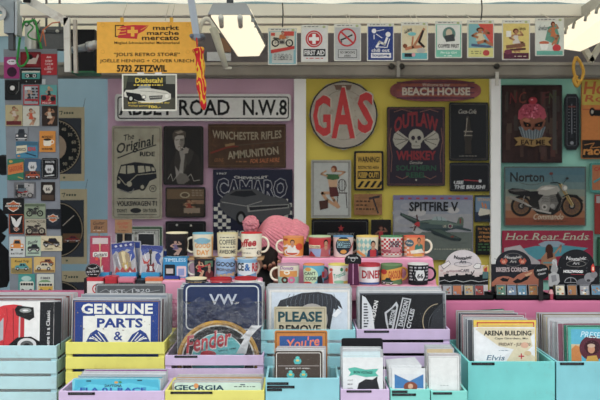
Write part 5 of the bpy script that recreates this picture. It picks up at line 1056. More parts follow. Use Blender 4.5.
# tins in the front row of the left counter
def tin(x0, x1, yt, body, lid, label, art=None, d=2.955, dp=.05):
    x0 += .3; x1 -= .3
    k = d / F; w = (x1 - x0) / 2 * k; z = TB + .001; zt = PZ(yt, d); cx = PX((x0 + x1) / 2, d); h = zt - z
    d2 = d + .0
    b = B(); pl = [(x, y) for x, y in rrect(-w, 0, w, dp, .008)]
    def vprism(b, pl, z0, z1, m):
        n = len(pl); v = [(x, y, z0) for x, y in pl] + [(x, y, z1) for x, y in pl]
        b.add(v, [tuple(reversed(range(n))), tuple(range(n, 2 * n))] + [(i, (i + 1) % n, (i + 1) % n + n, i + n) for i in range(n)], m)
    vprism(b, pl, 0, h - .010, M(body, .3))
    a = Art((x0 + x1) / 2, 0, d, 0); a.by = HZ + (EYE - z) / k
    if art: art(a); b.add(a.v, [], '#fff'); kk = len(b.v) - len(a.v)
    if art:
        for f, mi in zip(a.f, a.mi): b.f.append(tuple(kk + i for i in f)); b.mi.append(b.mat(a.mats[mi])); b.sm.append(False)
    o = b.build('storage_tin', None, (cx, d2 + .03, z)); tag(o, label, 'tin', 'storage tins on the left counter')
    b2 = B(); p2 = [(x * 1.03, y * 1.03 - .0007) for x, y in pl]; vprism(b2, p2, h - .011, h, M(lid, .3)); b2.build('lid', o)
tin(84, 101.5, 279, '#e0d8d4', '#d02838', 'white tin with a red lid, leftmost on the left counter', lambda a: (a.o(95, 290, 5, 5, 1.2, '#c82c34', 20), a.e(95, 290, 2.4, 2.4, '#c82c34', 14)))
tin(102, 115, 277.5, '#c02434', '#c8283a', 'small red tin beside the white tin', None)
tin(115.5, 133, 279, '#d86c84', '#e07c90', 'pink tin with a dark nameplate', lambda a: (a.r(117, 283.5, 131.5, 288, '#2a2628'), a.t('ALWAYS', 124, 285.8, 12, 2.2, '#d8c8c8', .03)))
tin(133.5, 142.5, 281, '#26282c', '#2c2e33', 'narrow black tin between the pink and the orange tin')
tin(143, 161.5, 279, '#d8d0c0', '#e0703c', 'cream tin with an orange lid', lambda a: a.r(144, 285, 161, 292, '#5c88a8'))
tin(162.5, 178, 277, '#c89c74', '#34449c', 'tan tin with a dark blue lid', lambda a: a.r(163, 283, 177.5, 286, '#8c5c4c'))
tin(178.5, 184, 279, '#e08ca0', '#e08ca0', 'narrow light pink tin next to the black mug', None)
# blue mug box
def m(a): a.t('TIMELESS', 176, 259.5, 21, 3.6, '#bcdcf0', .03); a.r(165.5, 264, 176, 276, '#20242c', 1); a.r(167, 268, 174, 273, '#c8b8b0'); a.r(177.5, 265.5, 187, 276, '#e0c0c8', 1); a.r(179, 268, 185, 275, '#8c98c8')
b = Art(176, 279, 3.02, 0); k = 3.02 / F; w = 12 * k
b.box(-w, 0, 0, w, .06, 22 * k, M('#2c8cc0', .4)); b.off = 0; m(b)
tag(b.build('mug_box', None, P(176, 279, 3.02) + Vector((0, -.02, 0))), 'bright blue printed mug carton reading TIMELESS', 'box')
# keyring header and purple sleeve between the lower right mugs
def m(a): a.t('Pomade', 353, 257.5, 10, 2.2, '#c8c8c8', .03); a.o(353, 259.5, 2.2, 2, .5, '#b8b8b8', 12)
a = Art(353, 285, 2.93, .003)
a.prism([a.q(p) for p in [(345, 264), (344.6, 259), (346.5, 256), (350, 254.2), (356, 254.2), (359.5, 256), (361.4, 259), (361, 264)]], -.003, .003, M('#191a1e', .4)); m(a)
o = a.build('comb_pack', None, P(353, 285, 2.93)); tag(o, 'black headed pack with a dark purple sleeve among the lower right mugs', 'packet')
a = Art(353, 285, 2.93, .005); a.prism([a.q(p) for p in [(348.5, 263.5), (357.8, 263.5), (359, 285.2), (347.5, 285.2)]], -.005, .005, M('#551f42', .3)); a.l([(353, 264), (353, 284)], .8, '#c890b0'); a.build('purple_sleeve', o)

# ================================================================== right counter displays
def dome_display(x0, x1, cx, r, ytop, ymid, ybase, bg, label, art, d=3.0):
    k = d / F; zb = TB + .001; o = empty('counter_display', (PX((x0 + x1) / 2, d), d, zb), label, 'display', 'counter-top box displays')
    c0 = (x0 + x1) / 2; by = HZ + (EYE - zb) / k
    b = B(); w = (x1 - x0) / 2 * k; yt = ybase; h = (by - ybase) * k
    b.box(-w, -.03, 0, w, .05, .004, '#131417').box(-w, -.03, 0, w, -.026, h * .85, '#131417').box(-w, .046, 0, w, .05, h, '#131417').box(-w, -.03, 0, -w + .003, .05, h, '#131417').box(w - .003, -.03, 0, w, .05, h, '#131417')
    b.build('tray', o)
    a = Art(c0, by, d, .002)
    pg = [(x0 + 1, by - 1), (x0 + 1, ymid)] + [(cx + r * math.cos(math.radians(t)), ymid - (ymid - ytop) * math.sin(math.radians(t))) for t in range(180, -1, -10)] + [(x1 - 1, ymid), (x1 - 1, by - 1)]
    a.prism([a.q(p) for p in pg], -.002, .002, M(bg, .4)); art(a)
    a.build('header_card', o, (0, .052, 0))
    return o, c0, by
def lunch(a, x, y, c, fg): a.t('Nostalgic', x, y, 16, 3, fg, .03, .1, 0, -1); a.t('ART', x, y + 3.6, 7, 2.4, fg, .05)
def m(a):
    rd = random.Random(2)
    a.r(441.5, 274, 491.5, 286.5, '#17181c'); pts = [(441.5, 277)]
    x = 441.5
    while x < 490: 
        h = rd.uniform(275, 279.5); pts += [(x, h), (x + 2.4, h)]; x += 2.4
    a.r(441.5, 266.5, 491.5, 275, '#d8ccc8'); a.p([(441.5, 274)] + [(p[0], p[1] - 1.2) for p in pts] + [(491, 274)], '#cfc0bc')
    a.l([(441.5, 283), (447, 281.5), (452, 283.4), (459, 281.8), (466, 283.6), (474, 281.8), (482, 283.4), (491, 282)], .5, '#c8c8c8')
    for k in range(7): a.e(444 + 3 * k, 272 + rd.random() * 3, 1.8, 1.2, rd.choice(['#b89c9c', '#c8a8a4', '#a08c8c']), 10)
    a.p([(443, 266.5), (451, 262), (453, 265), (446, 270.5)], '#dcd4d0'); a.l([(443, 266.5), (451, 262), (453, 265), (446, 270.5), (443, 266.5)], .5, '#44424a'); a.p([(476, 268), (479, 264.6), (484, 265), (483, 269.6), (478, 270)], '#dcd8d4'); a.l([(476, 268), (479, 264.6), (484, 265), (483, 269.6), (478, 270), (476, 268)], .4, '#44424a')
    a.t('Nostalgic', 465.5, 259, 18, 4.4, '#2c2c34', .05, .2, 0, -1.4); a.t('Art', 465.5, 263, 7, 3, '#3c3c44', .04, .2); a.o(465.5, 265.4, 9, 2.6, .4, '#6c6c74', 20); a.t('CAFE', 467.5, 272, 9, 3.2, '#6c646c', .04); a.l([(474, 273), (475, 276), (477, 272)], .8, '#2c2c34')
    a.p([(486, 268), (489, 266), (491.5, 268), (491.5, 273), (486, 273)], '#c8a44c'); a.p([(487, 270), (490, 268), (490, 273), (487, 273)], '#a8342c'); a.r(485.5, 273, 491.5, 280, '#4c6c6c')
r1 = dome_display(440, 492, 466, 18.5, 251, 267, 293, '#cdc4c6', 'white domed counter display of small tins, left of the three', m)
def m(a):
    rd = random.Random(5)
    for k in range(22): x = rd.uniform(497, 533); y = rd.uniform(256, 274); a.l([(x, y), (x + rd.uniform(2, 5), y + rd.uniform(-1, 1))], .4, '#3c3c48')
    a.p([(494.5, 284), (500, 279), (507, 277.4), (512, 278), (517, 280), (521, 276.4), (528, 273), (536, 271), (546.5, 270), (546.5, 288), (494.5, 288)], '#a8644c')
    a.p([(503, 281), (506, 279), (511, 280.4), (513, 279), (511, 283), (506, 283)], '#1c181c'); a.p([(516, 283), (521, 280), (524, 281.6), (529, 278), (534, 277), (531, 281), (525, 284), (519, 285)], '#1c181c'); a.p([(528, 276), (536, 273), (535, 275.4), (530, 278)], '#c89c74')
    for cx in (507, 526): a.p([(cx - 4, 262), (cx - 2, 259), (cx, 261), (cx + 2, 259), (cx + 4, 262), (cx + 2, 265.4), (cx - 2, 265.4)], '#b4503c'); a.e(cx, 263, 1.8, 1.6, '#d88c6c', 10)
    a.t('Nostalgic', 516.5, 258.6, 17, 4, '#b4b0ac', .05, .2, 0, -1.2); a.t('Art', 516.5, 262.6, 7, 2.8, '#a8a4a0', .04, .2); a.o(516.5, 261, 10.5, 7, .35, '#7c7874', 24)
    a.t("BIKER'S CORNER", 515.5, 270.8, 33, 5, '#b0a0a0', .08)
r2 = dome_display(493.5, 547.5, 517, 18, 251, 265.5, 293, '#22222a', "dark domed counter display reading BIKER'S CORNER", m)
def m(a):
    rd = random.Random(6)
    for k in range(16): a.e(rd.uniform(565, 598), rd.uniform(255, 276), .3, .3, '#8c8c94', 6)
    a.e(558.6, 263.4, 2.8, 3.2, '#a8a8a8', 12); a.p([(556, 266), (560, 265.6), (562.4, 270), (561, 274), (557, 277), (554.6, 272)], '#9c9c9c'); a.p([(552.5, 276), (558, 273), (563, 276), (564, 283), (560, 288), (552.5, 288)], '#b0b0b0'); a.p([(555, 277), (560, 276), (561, 282), (556, 284)], '#848488'); a.l([(561, 268), (559.6, 263), (557, 261.6)], .8, '#c8c8c8')
    a.o(575, 284, 6.5, 5.4, .7, '#9c9ca0', 20, 180, 360); a.l([(569, 284), (581, 284)], .5, '#9c9ca0'); a.l([(575, 279), (575, 284)], .5, '#9c9ca0'); a.e(588, 284.5, 7.4, 4.6, '#6c6c72', 18); a.e(594, 279, 5.4, 5, '#8c8c90', 16); a.e(598.5, 276, 3.6, 3.6, '#7c7c80', 14); a.e(593, 282, 2, 1.4, '#3c3c40', 10)
    a.t('Nostalgic', 580.5, 260, 20, 4.6, '#c4c4c4', .05, .2, 0, -1.2); a.t('Art', 580.5, 264.4, 7, 3, '#b0b0b0', .04, .2); a.o(580.5, 265, 10, 3.2, .4, '#8c8884', 24); a.t('HOLLYWOOD', 577.6, 272.8, 20, 3, '#e8e8e8', .1, 0, 1); a.l([(575, 275.6), (588, 276)], .5, '#a8303c')
    a.p([(595.4, 272), (595.8, 267), (597.6, 264.6), (599.2, 268), (599.4, 272.6), (597.4, 274)], '#d03020'); a.e(597.5, 270, 1, 2.2, '#f0c8a8', 10)
r3 = dome_display(552.5, 606, 581, 18.5, 250.5, 267, 293, '#191b20', 'black domed counter display reading HOLLYWOOD', m)
rd = random.Random(12); k = 2.985 / F
pal = ['#b09c74', '#6c8ca0', '#a06c3c', '#8c3434', '#c8a048', '#547c6c', '#9c9ca0', '#70849c', '#b4683c', '#d0c8b0', '#5c88a4']
names = ['tan', 'slate blue', 'rust', 'dark red', 'gold', 'green', 'grey', 'steel blue', 'orange', 'cream', 'sky blue']
for (o, c0, by), xs, nm in ((r1, (446, 456, 467.5, 478), 'white'), (r2, (500, 510.5, 521, 532), 'biker'), (r3, (559, 571, 583.5, 595), 'black')):
    for i, x in enumerate(xs):
        c = pal[(i * 3 + int(x)) % 11]; w = 4.6
        a = Art(x + 1.6, 298, 2.985, 0); a.box(-w * k, 0, 0, w * k, .028, 13 * k, M('#26282c', .35))
        rr = random.Random(int(x)); a.r(x + 1.6 - w + .6, 286, x + 1.6 + w - .6, 297, pal[(i * 3 + int(x)) % 11])
        for q_ in range(7): xx = rr.uniform(x - 2, x + 3); yy = rr.uniform(287, 293.5); a.r(xx, yy, xx + rr.uniform(1, 2.6), yy + rr.uniform(.8, 2.2), rr.choice(pal + ['#20242c', '#e0dcd0']))
        a.f4(x + 1.6 - w, 285, x + 1.6 + w, 297.6, .5, '#8c9094')
        t = a.build('mint_tin', None, (PX(x + 1.6, 2.985), 2.985, TB + .006), (-.2, 0, 0))
        tag(t, ('first', 'second', 'third', 'fourth')[i] + ' little tin from the left in the ' + {'white': 'white', 'biker': 'dark middle', 'black': 'black right-hand'}[nm] + ' domed display', 'tin', 'little tins in the counter displays')
def m(a): a.t('American', 541.5, 269.5, 10, 2.4, '#c8c8c8', .03, .2, -12); a.t('Classic', 541.5, 273.5, 8, 2, '#c8c8c8', .03, .2, -12)
s = sign('round_badge', 'round black badge leaning between the dark and the black display', 'badge', (533.5, 264, 549, 279.5), 2.955, M('#17191d', .4), m, .004, 7.5)
B().box(-.008, .0, -.075, .008, .004, .01, M('#2a2628', .5)).build('stalk', s, (0, 0.002, 0))
b = B().lathe([(0, 0, '#c04a60'), (.008, 0, '#c04a60'), (.009, .02, '#d8a0a0'), (.005, .034, '#c04a60'), (0, .036, '#c04a60')], 14)
tag(b.build('small_bottle', None, (PX(551, 2.985), 2.985, TB + .001)), 'tiny red bottle between the dark and the black display', 'bottle')
# ================================================================== wooden crates
def crate(x0, x1, yt, d, depth, zb, c, label, slats=3, gap=.010, slat=None, tagbox=None, solid=False, pitch=0, div=0):
    X0, X1, zt = PX(x0, d), PX(x1, d), PZ(yt, d); cx = (X0 + X1) / 2; w = (X1 - X0) / 2; H = zt - zb; t = .005 if pitch else .007
    W = M(c, .7, 0, .06, 14, .14); WI = W
    o = empty('wooden_crate', (cx, d, zb + .001), label, 'crate')
    def bev(q, wd=.0012):
        m_ = q.modifiers.new('b', 'BEVEL'); m_.width = wd; m_.segments = 2; return q
    def slatted(L, name, loc, rotz, ends=True):
        b = B()
        if pitch:
            z = H
            while z > .012:
                b.box(0, 0, max(0, z - pitch + gap), L, t, z, W); z -= pitch
        else:
            s = (H - gap * (slats - 1)) / slats; z = 0
            for i in range(slats): b.box(0, 0, z, L, t, z + s, W); z += s + gap
        if gap and ends: b.box(.0, t + .0003, .001, .020, t + .010, H - .002, W).box(L - .020, t + .0003, .001, L, t + .010, H - .002, W)
        q = b.build(name, o, loc, (0, 0, rotz)); bev(q)
        return q
    slatted(2 * w, 'front_panel', (-w, 0, 0), 0)
    slatted(2 * w, 'back_panel', (w, depth, 0), math.pi)
    slatted(depth - 2 * t - .001, 'side_panel', (-w + 0, depth - t - .0005, 0), -math.pi / 2, False)
    slatted(depth - 2 * t - .001, 'side_panel', (w, t + .0005, 0), math.pi / 2, False)
    bev(B().box(-w + t, t + .001, 0, w - t, depth - t - .001, .006, W).build('base', o))
    for i in range(div):
        y = depth * (i + 1) / (div + 1); bev(B().box(-w + t + .001, -.003, .007, w - t - .001, .003, H - .02, W).build('divider', o, (0, y, 0)))
    for tb in (tagbox or []):
        bx0, by0, bx1, by1 = tb; k = d / F; q = B(); cxl = PX((bx0 + bx1) / 2, d) - cx; ww = (bx1 - bx0) / 2 * k; z1 = PZ(by0, d) - zb; z0 = PZ(by1, d) - zb
        q.box(-ww, -.0012, z0, ww, 0, z1, M('#15171a', .3))
        rd_ = random.Random(int(bx0)); x = -ww * .85; fs = []
        while x < ww * .8:
            L = rd_.uniform(.002, .004); q.add([(x, -.0014, z0 + (z1 - z0) * .35), (x + L, -.0014, z0 + (z1 - z0) * .35), (x + L, -.0014, z0 + (z1 - z0) * .6), (x, -.0014, z0 + (z1 - z0) * .6)], [(0, 1, 2, 3)], '#6a6e74'); x += L + rd_.uniform(.0012, .003)
        q.build('label_strip', o, (cxl, 0, 0))

    return dict(o=o, cx=cx, w=w, d=d, depth=depth, zb=zb, zt=zt)

ORD = ('first', 'second', 'third', 'fourth', 'fifth', 'sixth', 'seventh', 'eighth', 'ninth', 'tenth', 'eleventh', 'twelfth')
def stack(cr, x0, x1, yt, n, y0, y1, label, group, seed=1, pal=None, jit=2.0, shift=0.0, name='sleeved_print', cat='print'):
    """prints standing behind the front one: thin boards of their own between distances y0 and y1 behind the crate front"""
    rd_ = random.Random(seed); pal = pal or ['#c8ccd0', '#5a6068', '#2c3036', '#8c98a4', '#a89078', '#d4d0c4', '#6c4848', '#33415c', '#1f2226']
    zf = cr['zb'] + .0085
    for i in range(n):
        y = y0 + (y1 - y0) * (i / max(1, n - 1)); d = cr['d'] + y; dd = cr['d'] + y0
        zt = PZ(yt, dd) + rd_.uniform(-jit, jit * .3) * d / F
        X0 = PX(x0, dd) + rd_.uniform(-1, 1) * jit * .4 * d / F + shift * i * d / F; X1 = PX(x1, dd) + rd_.uniform(-1, 1) * jit * .5 * d / F + shift * i * d / F
        c = rd_.choice(pal); w = (X1 - X0) / 2; h = zt - zf; th = rd_.choice((.0022, .0028, .0035))
        b = B().box(-w, -th / 2, 0, w, th / 2, h, M(c, .35)).box(-w, -th / 2 - .0008, h * .3, -w + .003, -th / 2, h, M('#b0b4b8', .2)).box(w - .004, -th / 2 - .0008, h * .3, w, -th / 2, h, M('#b0b4b8', .2)).box(-w, -th / 2 - .0008, h - .003, w, -th / 2, h, M('#bcc0c4', .2))
        o = b.build(name, None, ((X0 + X1) / 2, d, zf), (-.05, rd_.uniform(-.008, .008), 0)); tag(o, ORD[i] + ' ' + label, cat, group)

def front(cr, name, label, cat, x0, x1, yt, dy, base, art, rad=0, th=.003, sleeve=True, lean=.06, ybot=None, group=None):
    d = cr['d'] + dy; zf = cr['zb'] + .0085; yb = ybot or HZ + (EYE - zf) * F / d
    return sign(name, label, cat, (x0, yt, x1, yb), d, base, art, th, rad, group, None, None, sleeve, lean)

T2, T1 = .842, .742
A0 = '#b4dce0'; YE = '#dcd84c'; LV = '#c8b2d6'; CY = '#86ccd4'; TE = '#68ccca'; TB2 = '#64bcc8'
# --- pale blue crate
c1 = crate(-64, 56.5, 346, 2.665, .27, T2, '#a9d3da', 'pale blue slatted crate at the left edge holding the red car print', 5, .0095, pitch=.0495)
def m(a):
    a.r(-58, 303, 37.5, 350, '#e4e4e2'); a.r(38.5, 302.5, 60, 350, '#1f2226')
    R = '#d0212c'; a.p([(-30, 326), (-6, 309), (2, 306), (12, 305), (20, 306), (21, 350), (-30, 350)], R); a.p([(-4, 326), (2, 318), (2, 340), (-8, 345)], '#a8b0b4'); a.p([(12, 309), (13, 350), (12.4, 350), (11, 309)], '#8c1820'); a.l([(2, 346), (6, 320), (5, 309)], .5, '#8c1820')
    a.p([(20, 306), (23, 309), (23, 343), (20, 346)], '#b81c28'); a.r(17.5, 312, 19, 345, '#b8c0c0')
    a.p([(13, 310), (16, 306), (32, 308), (33, 318), (28, 321), (15, 316)], '#1c1e20'); a.e(24, 311, 6, 2.4, '#8c9290', 16); a.e(24, 311, 3, 1, '#d8d8d8', 12)
    a.p([(8, 345), (16, 338), (30, 337), (39, 342), (40, 350), (8, 350)], '#17191b'); a.e(26, 345, 9.5, 6.5, '#d4d4d4', 24); a.e(26, 345.5, 6.5, 4.4, '#5a5c5c', 20); a.e(26, 346, 3, 2.4, '#17191b', 14)
    a.t('There is a Classic', 47, 331, 40, 3.6, '#d8d8d8', .03, 0, -90)
front(c1, 'car_print', 'print of a red car on white with a black strip, in the pale blue crate', 'print', -60, 51.5, 302, .03, M('#e4e4e2', .3), m, 0, .003)
stack(c1, -58, 57, 300, 11, .05, .245, 'sleeved print behind the red car print in the pale blue crate', 'prints packed behind the red car print', 3, ['#c8ccd0', '#8c98a4', '#5a6068', '#7c4c4c', '#c8a8a8', '#dcdcd8', '#3c8cac'], 2, .25)
# --- yellow crate
c2 = crate(65.5, 164.5, 342.5, 2.66, .27, T2, '#dcd754', 'yellow slatted crate holding the blue parts sign', 5, .0095, pitch=.0475)
def m(a):
    N = '#22408c'; W = '#e4e4dc'; a.f4(73, 301.5, 158.5, 380, .8, '#8c6c50')
    a.r(82, 316.5, 150, 344, W); a.r(94, 315.5, 142, 328.5, W)  # white ends here; dark blue below stands in for shadow in the slat gaps
    a.t('GENUINE', 116, 309.3, 72, 10.5, W, .055); a.t('PARTS', 119, 323.5, 46, 9.6, N, .055); a.t('&', 117.5, 336.5, 9, 9, N, .02)
    for s in (-1, 1):
        cx = 117.5; pt = [(cx + s * 9, 343), (cx + s * 14, 335), (cx + s * 22, 330), (cx + s * 28, 334), (cx + s * 34, 346), (cx + s * 34, 380), (cx + s * 9, 380)]
        a.p(pt, N); 
        for i in range(4): a.l([(cx + s * (13 + 4 * i), 342 - i), (cx + s * (20 + 3 * i), 333 + i * 2)], .9, W)
        a.l([(cx + s * 12, 345), (cx + s * 28, 338)], .8, W)
    rd_ = random.Random(8)
    for i in range(16): a.e(rd_.uniform(75, 157), rd_.uniform(303, 341), rd_.uniform(.4, 1.2), rd_.uniform(.3, .8), '#8c7c70', 8)
front(c2, 'parts_sign', 'blue and white tin sign reading GENUINE PARTS', 'sign', 72.5, 159, 301, .03, M('#22408c', .4, 0, .1, 20), m, .5, .004)
stack(c2, 70, 160, 299.5, 12, .05, .245, 'sleeved print behind the blue parts sign in the yellow crate', 'prints packed behind the blue parts sign', 5, None, 2.2, .1)
def m(a):
    a.f4(96.5, 284.5, 164.5, 312, .8, '#a8acac', 2); a.t('EST. 1920', 130, 291, 40, 3.4, '#c8ccd0', .0, 0, -2); a.l([(100, 292), (106, 289), (112, 293), (118, 289), (126, 292), (134, 288), (142, 293), (160, 290)], .35, '#b8bcc0')
front(c2, 'grey_plate', 'grey engraved tin plate at the back of the yellow crate', 'sign', 95.5, 165.5, 283.5, .255, M('#5c6064', .3, .3), m, 2, .003, False, .0)
# --- lavender crate with the round guitar sign
c3 = crate(165, 263.5, 355.5, 2.655, .27, T2, LV, 'lavender slatted crate holding the round guitar maker sign', 3, .0095, None, [(174.5, 355.8, 197.5, 358)], pitch=.0425)
cc = (218, 361)
a = Art(cc[0], 398, 2.70, .002)
pts = [(cc[0] + 41.5 * math.cos(2 * math.pi * i / 60), cc[1] + 40 * math.sin(2 * math.pi * i / 60)) for i in range(60)]
a.by = 401; a.prism([a.q(p) for p in pts], -.002, .002, M('#d09c1c', .3, .2)); 
a.o(218, 361, 38.5, 37, .8, '#8a6410', 50); a.e(218, 361, 37, 35.5, '#d8dcd8', 50); a.e(218, 361, 35.6, 34.2, '#1c1e20', 50); a.e(218, 361, 27.5, 27.5, '#d8e4e0', 50); a.e(218, 361, 26.6, 26.6, '#5cc4c8', 50)
a.t('Fender', 209, 341.5, 46, 18.5, '#e8d8d4', .05, .25, -11); a.t('Fender', 208.6, 341, 45, 17, '#c81c34', .035, .25, -11); a.e(208, 354.5, 8, 3.6, '#c81c34', 20); a.t('SINCE 1946', 227, 350, 18, 2.2, '#1c2c30', .03, 0, -10)
a.p([(236, 354), (244, 339), (240, 339), (248, 330), (251, 326), (262, 326), (256, 331), (250, 338), (246, 354)], '#e4e6e8')
o = a.build('round_sign', None, P(218, 401, 2.70), (-.06, 0, 0)); tag(o, 'round gold rimmed tin sign with red script in a crumpled clear bag', 'sign')
# crumpled bag
b = B(); rd_ = random.Random(6); n, mm = 110, 90; vs = []; k = 2.69 / F
from mathutils import noise
for j in range(mm + 1):
    for i in range(n + 1):
        x = (i / n - .5) * 96; y = (j / mm) * 100
        p = Vector((x * .06, y * .06, 3.1)); q = noise.noise(p) + .6 * abs(noise.noise(p * 2.3)) + .35 * abs(noise.noise(p * 5)); up = .10 + max(0, (y - 62) / 25); w_ = abs(noise.noise(p * 9)) * .32 + abs(noise.noise(p * 4 + Vector((x * .05, 0, 7)))) * .5; q -= w_
        top = 3.5 * math.sin(i * .23) if j == mm else 0
        vs.append((x * k, -.012 - .024 * q * up + .02 * max(0, (y - 60) / 40), (y + top) * k))
b.add(vs, [(j * (n + 1) + i, j * (n + 1) + i + 1, (j + 1) * (n + 1) + i + 1, (j + 1) * (n + 1) + i) for j in range(mm) for i in range(n)], FILM, True)
b.build('clear_bag', o, (PX(217, 2.69) - PX(218, 2.70), 0, .0), (.0, 0, 0))
def m(a): a.f4(185.5, 285.5, 259, 330, 1.3, '#d0d4d8', 5); a.t('VW', 223, 299.5, 28, 10.5, '#b8c0cc', .03)
front(c3, 'blue_plate', 'dark blue plate with rounded white border behind the round sign', 'sign', 183, 261.5, 283.2, .10, M('#26355c', .3), m, 6, .003, True, .02)
stack(c3, 178, 263, 287, 6, .125, .245, 'sleeved print behind the dark blue plate in the lavender crate', 'prints packed behind the dark blue plate', 7, None, 2.5, .1)
# --- cyan crate in the middle
c4 = crate(261, 355.5, 330, 2.72, .215, T2, '#8ed0da', 'light cyan slatted crate behind the brown and orange prints', 5, .0095, pitch=.044)
def m(a):
    a.r(271.5, 293, 347.5, 345, '#ccd8e4'); a.f4(269.5, 291, 349.5, 345, .9, '#ece8e0'); a.p([(276, 309), (280, 301), (292, 297), (302, 293.5), (318, 292.5), (332, 295), (340, 302), (343, 310), (338, 306), (340, 314), (334, 309), (330, 330), (290, 330), (288, 306), (282, 309)], '#34383f')
    for i in range(12): a.l([(290 + i * 4, 294.5), (286 + i * 4.6, 302), (287 + i * 4.4, 312)], .5, '#5c626c')
    a.e(312, 320, 16, 16, '#a8a4a0', 24); a.p([(332, 316), (338, 309), (342, 312), (336, 318)], '#e8ecf0')
front(c4, 'portrait_print', 'pale blue print of a person with windblown dark hair', 'print', 268.5, 350.5, 290, .05, M('#d0d4d4', .3), m)
stack(c4, 267, 352, 287.5, 8, .07, .195, 'sleeved print behind the windblown hair print in the cyan crate', 'prints packed behind the windblown hair print', 9, ['#c8ccd0', '#dcdcd8', '#b8c4cc', '#8c98a4', '#d8c8b8'], 1.6, .05)
def m(a): a.f4(275.5, 308.5, 325, 334, .5, '#8c8468', 1); a.t('PLEASE', 300, 317, 44, 10.5, '#1f4a54', .055); a.t('REMOVE', 300, 329.5, 42, 9, '#2a2a28', .05); a.r(279, 323, 321, 323.5, '#8c8468'); a.t('clothes before', 300, 336, 40, 3, '#2a2a28', .02)
front(c4, 'notice_sign', 'beige tin sign reading PLEASE REMOVE in the cyan crate', 'sign', 274, 326.5, 307, .02, M('#bdb294', .45, 0, .15, 25, .25), m, 1.4, .003, False, .03)
# --- lavender crate with the black print
c5 = crate(356.5, 450, 329.5, 2.72, .215, T2, LV, 'lavender slatted crate holding the black motorcycle print', 3, .0095, None, [(364, 330.8, 389, 333)], pitch=.044)
def m(a):
    W = '#b9bcc0'; a.p([(362.5, 296), (366, 298), (372, 308), (375, 330), (362, 330)], '#d0d4d8'); a.scrib(364, 304, 369, 329, 9, '#3c4048', 3, 5)
    a.t('DAVIDSON', 374, 315, 28, 4.4, '#dcdcdc', .05, 0, -78)
    a.p([(385, 313), (392, 308), (397, 302), (399, 306), (394, 330), (388, 330), (386, 322)], W); a.p([(387, 314), (393, 309), (396, 306), (397, 308), (392, 329), (389, 329)], '#22262a')
    a.p([(403, 298), (412, 299.5), (404, 331), (395, 331)], W); a.p([(404, 299.4), (410.5, 300.4), (403, 331), (396.4, 331)], '#22262a'); a.t('DAVIDSON', 404, 314, 26, 5, W, .06, 0, -76); a.t('MOTOR', 392.5, 317.5, 16, 4.4, W, .06, 0, -76); a.t('CYCLES', 411, 319, 20, 4.6, W, .06, 0, -76)
    a.o(440, 322, 17, 18, .8, '#a89878', 40, 150, 265); a.o(445, 326, 16, 18, .5, '#5a5c60', 40, 150, 250); a.p([(430, 330), (434, 312), (442, 304), (446, 304), (446, 330)], '#2c3036')
front(c5, 'motorcycle_print', 'black print with slanting white winged lettering in a clear sleeve', 'print', 361, 443.5, 295, .03, M('#1b1d21', .25), m)
stack(c5, 359, 446, 292, 9, .05, .195, 'sleeved print behind the black motorcycle print in the lavender crate', 'prints packed behind the black motorcycle print', 11, ['#c8ccd0', '#dcdcd8', '#b8c4cc', '#5a6068', '#d8dce0'], 1.6, .08)
# --- teal crates
c6 = crate(468, 555, 362, 2.56, .37, T1, TE, 'teal wooden crate holding the torn arena poster prints', 2, .0022, None, [(471.5, 362.8, 494.5, 365.4)], div=1)
c7 = crate(556.5, 668, 362, 2.56, .37, T1, '#78c6d0', 'blue green wooden crate at the right edge', 2, .0022, None, [(560, 362.8, 584, 365.4)], div=1)
def m(a):
    K = '#2c2a28'; a.p([(476.5, 330), (480, 328.5), (536, 329.5), (536, 334), (532, 338), (534, 347), (528, 352), (537, 358), (536, 366), (505, 366), (515, 350), (500, 347)], '#d8ccaa')
    a.t('ARENA BUILDING', 509, 334, 48, 5, K, .06); a.t('Cape Girardeau, Mo.', 513, 339.5, 34, 2.6, K, .03); a.t('FRIDAY - JULY 20', 516, 345.5, 32, 4, '#6c5848', .05); a.p([(477, 331), (499, 350), (512, 353), (490, 366), (476, 366)], '#e6e8ea'); a.t('Elvis', 497, 358.5, 18, 5, '#48708c', .01, .3); a.e(526, 346, 4, 3, '#d8a88c', 14); a.l([(520, 357), (525, 357)], 1.2, '#c03c48'); a.l([(522.5, 354.6), (522.5, 359.4)], 1.2, '#c03c48'); a.e(529, 354, 3.6, 2.4, '#d0b488', 12); a.scrib(500, 351, 510, 352, 1, '#48708c', 2)
front(c6, 'poster_print', 'torn cream and white arena poster print in the teal crate', 'print', 475, 536.5, 328, .035, M('#e0e2e4', .3), m)
def m(a): a.f4(478, 323, 536, 345, 1.2, '#c83c2c'); a.r(484, 326, 530, 340, '#e0b83c')
front(c6, 'yellow_print', 'bright yellow print with a red inner line just behind the arena poster', 'print', 475, 538, 321, .065, M('#e8c42c', .3), m)
stack(c6, 468, 529, 318.5, 3, .085, .13, 'grey sleeved print behind the yellow print in the teal crate', 'prints packed behind the yellow print', 13, ['#8c949c', '#5a6068', '#b8bcc4', '#7c8c94'], 1.6, -.5)
front(c6, 'red_print', 'dark red print in a clear sleeve in the back half of the teal crate', 'print', 463, 526, 315.5, .215, M('#8c3440', .3), lambda a: a.f4(463.6, 316, 525.4, 400, .8, '#d8c8c8'))
stack(c6, 461, 522, 314, 3, .24, .32, 'sleeved print in the back half of the teal crate behind the red one', 'prints packed behind the dark red print', 14, ['#5c6470', '#8c98a4', '#a89078', '#3c4450'], 1.4, -.3)
s = front(c6, 'green_print', 'green print sticking up crooked at the back of the teal crate', 'print', 462, 511, 311, .345, M('#1e5c44', .35), lambda a: a.f4(463, 312, 510, 360, .6, '#c8d4cc'), 2, .004, False, .02)
s.rotation_euler = (-.02, -.06, 0); s.location.z += .003
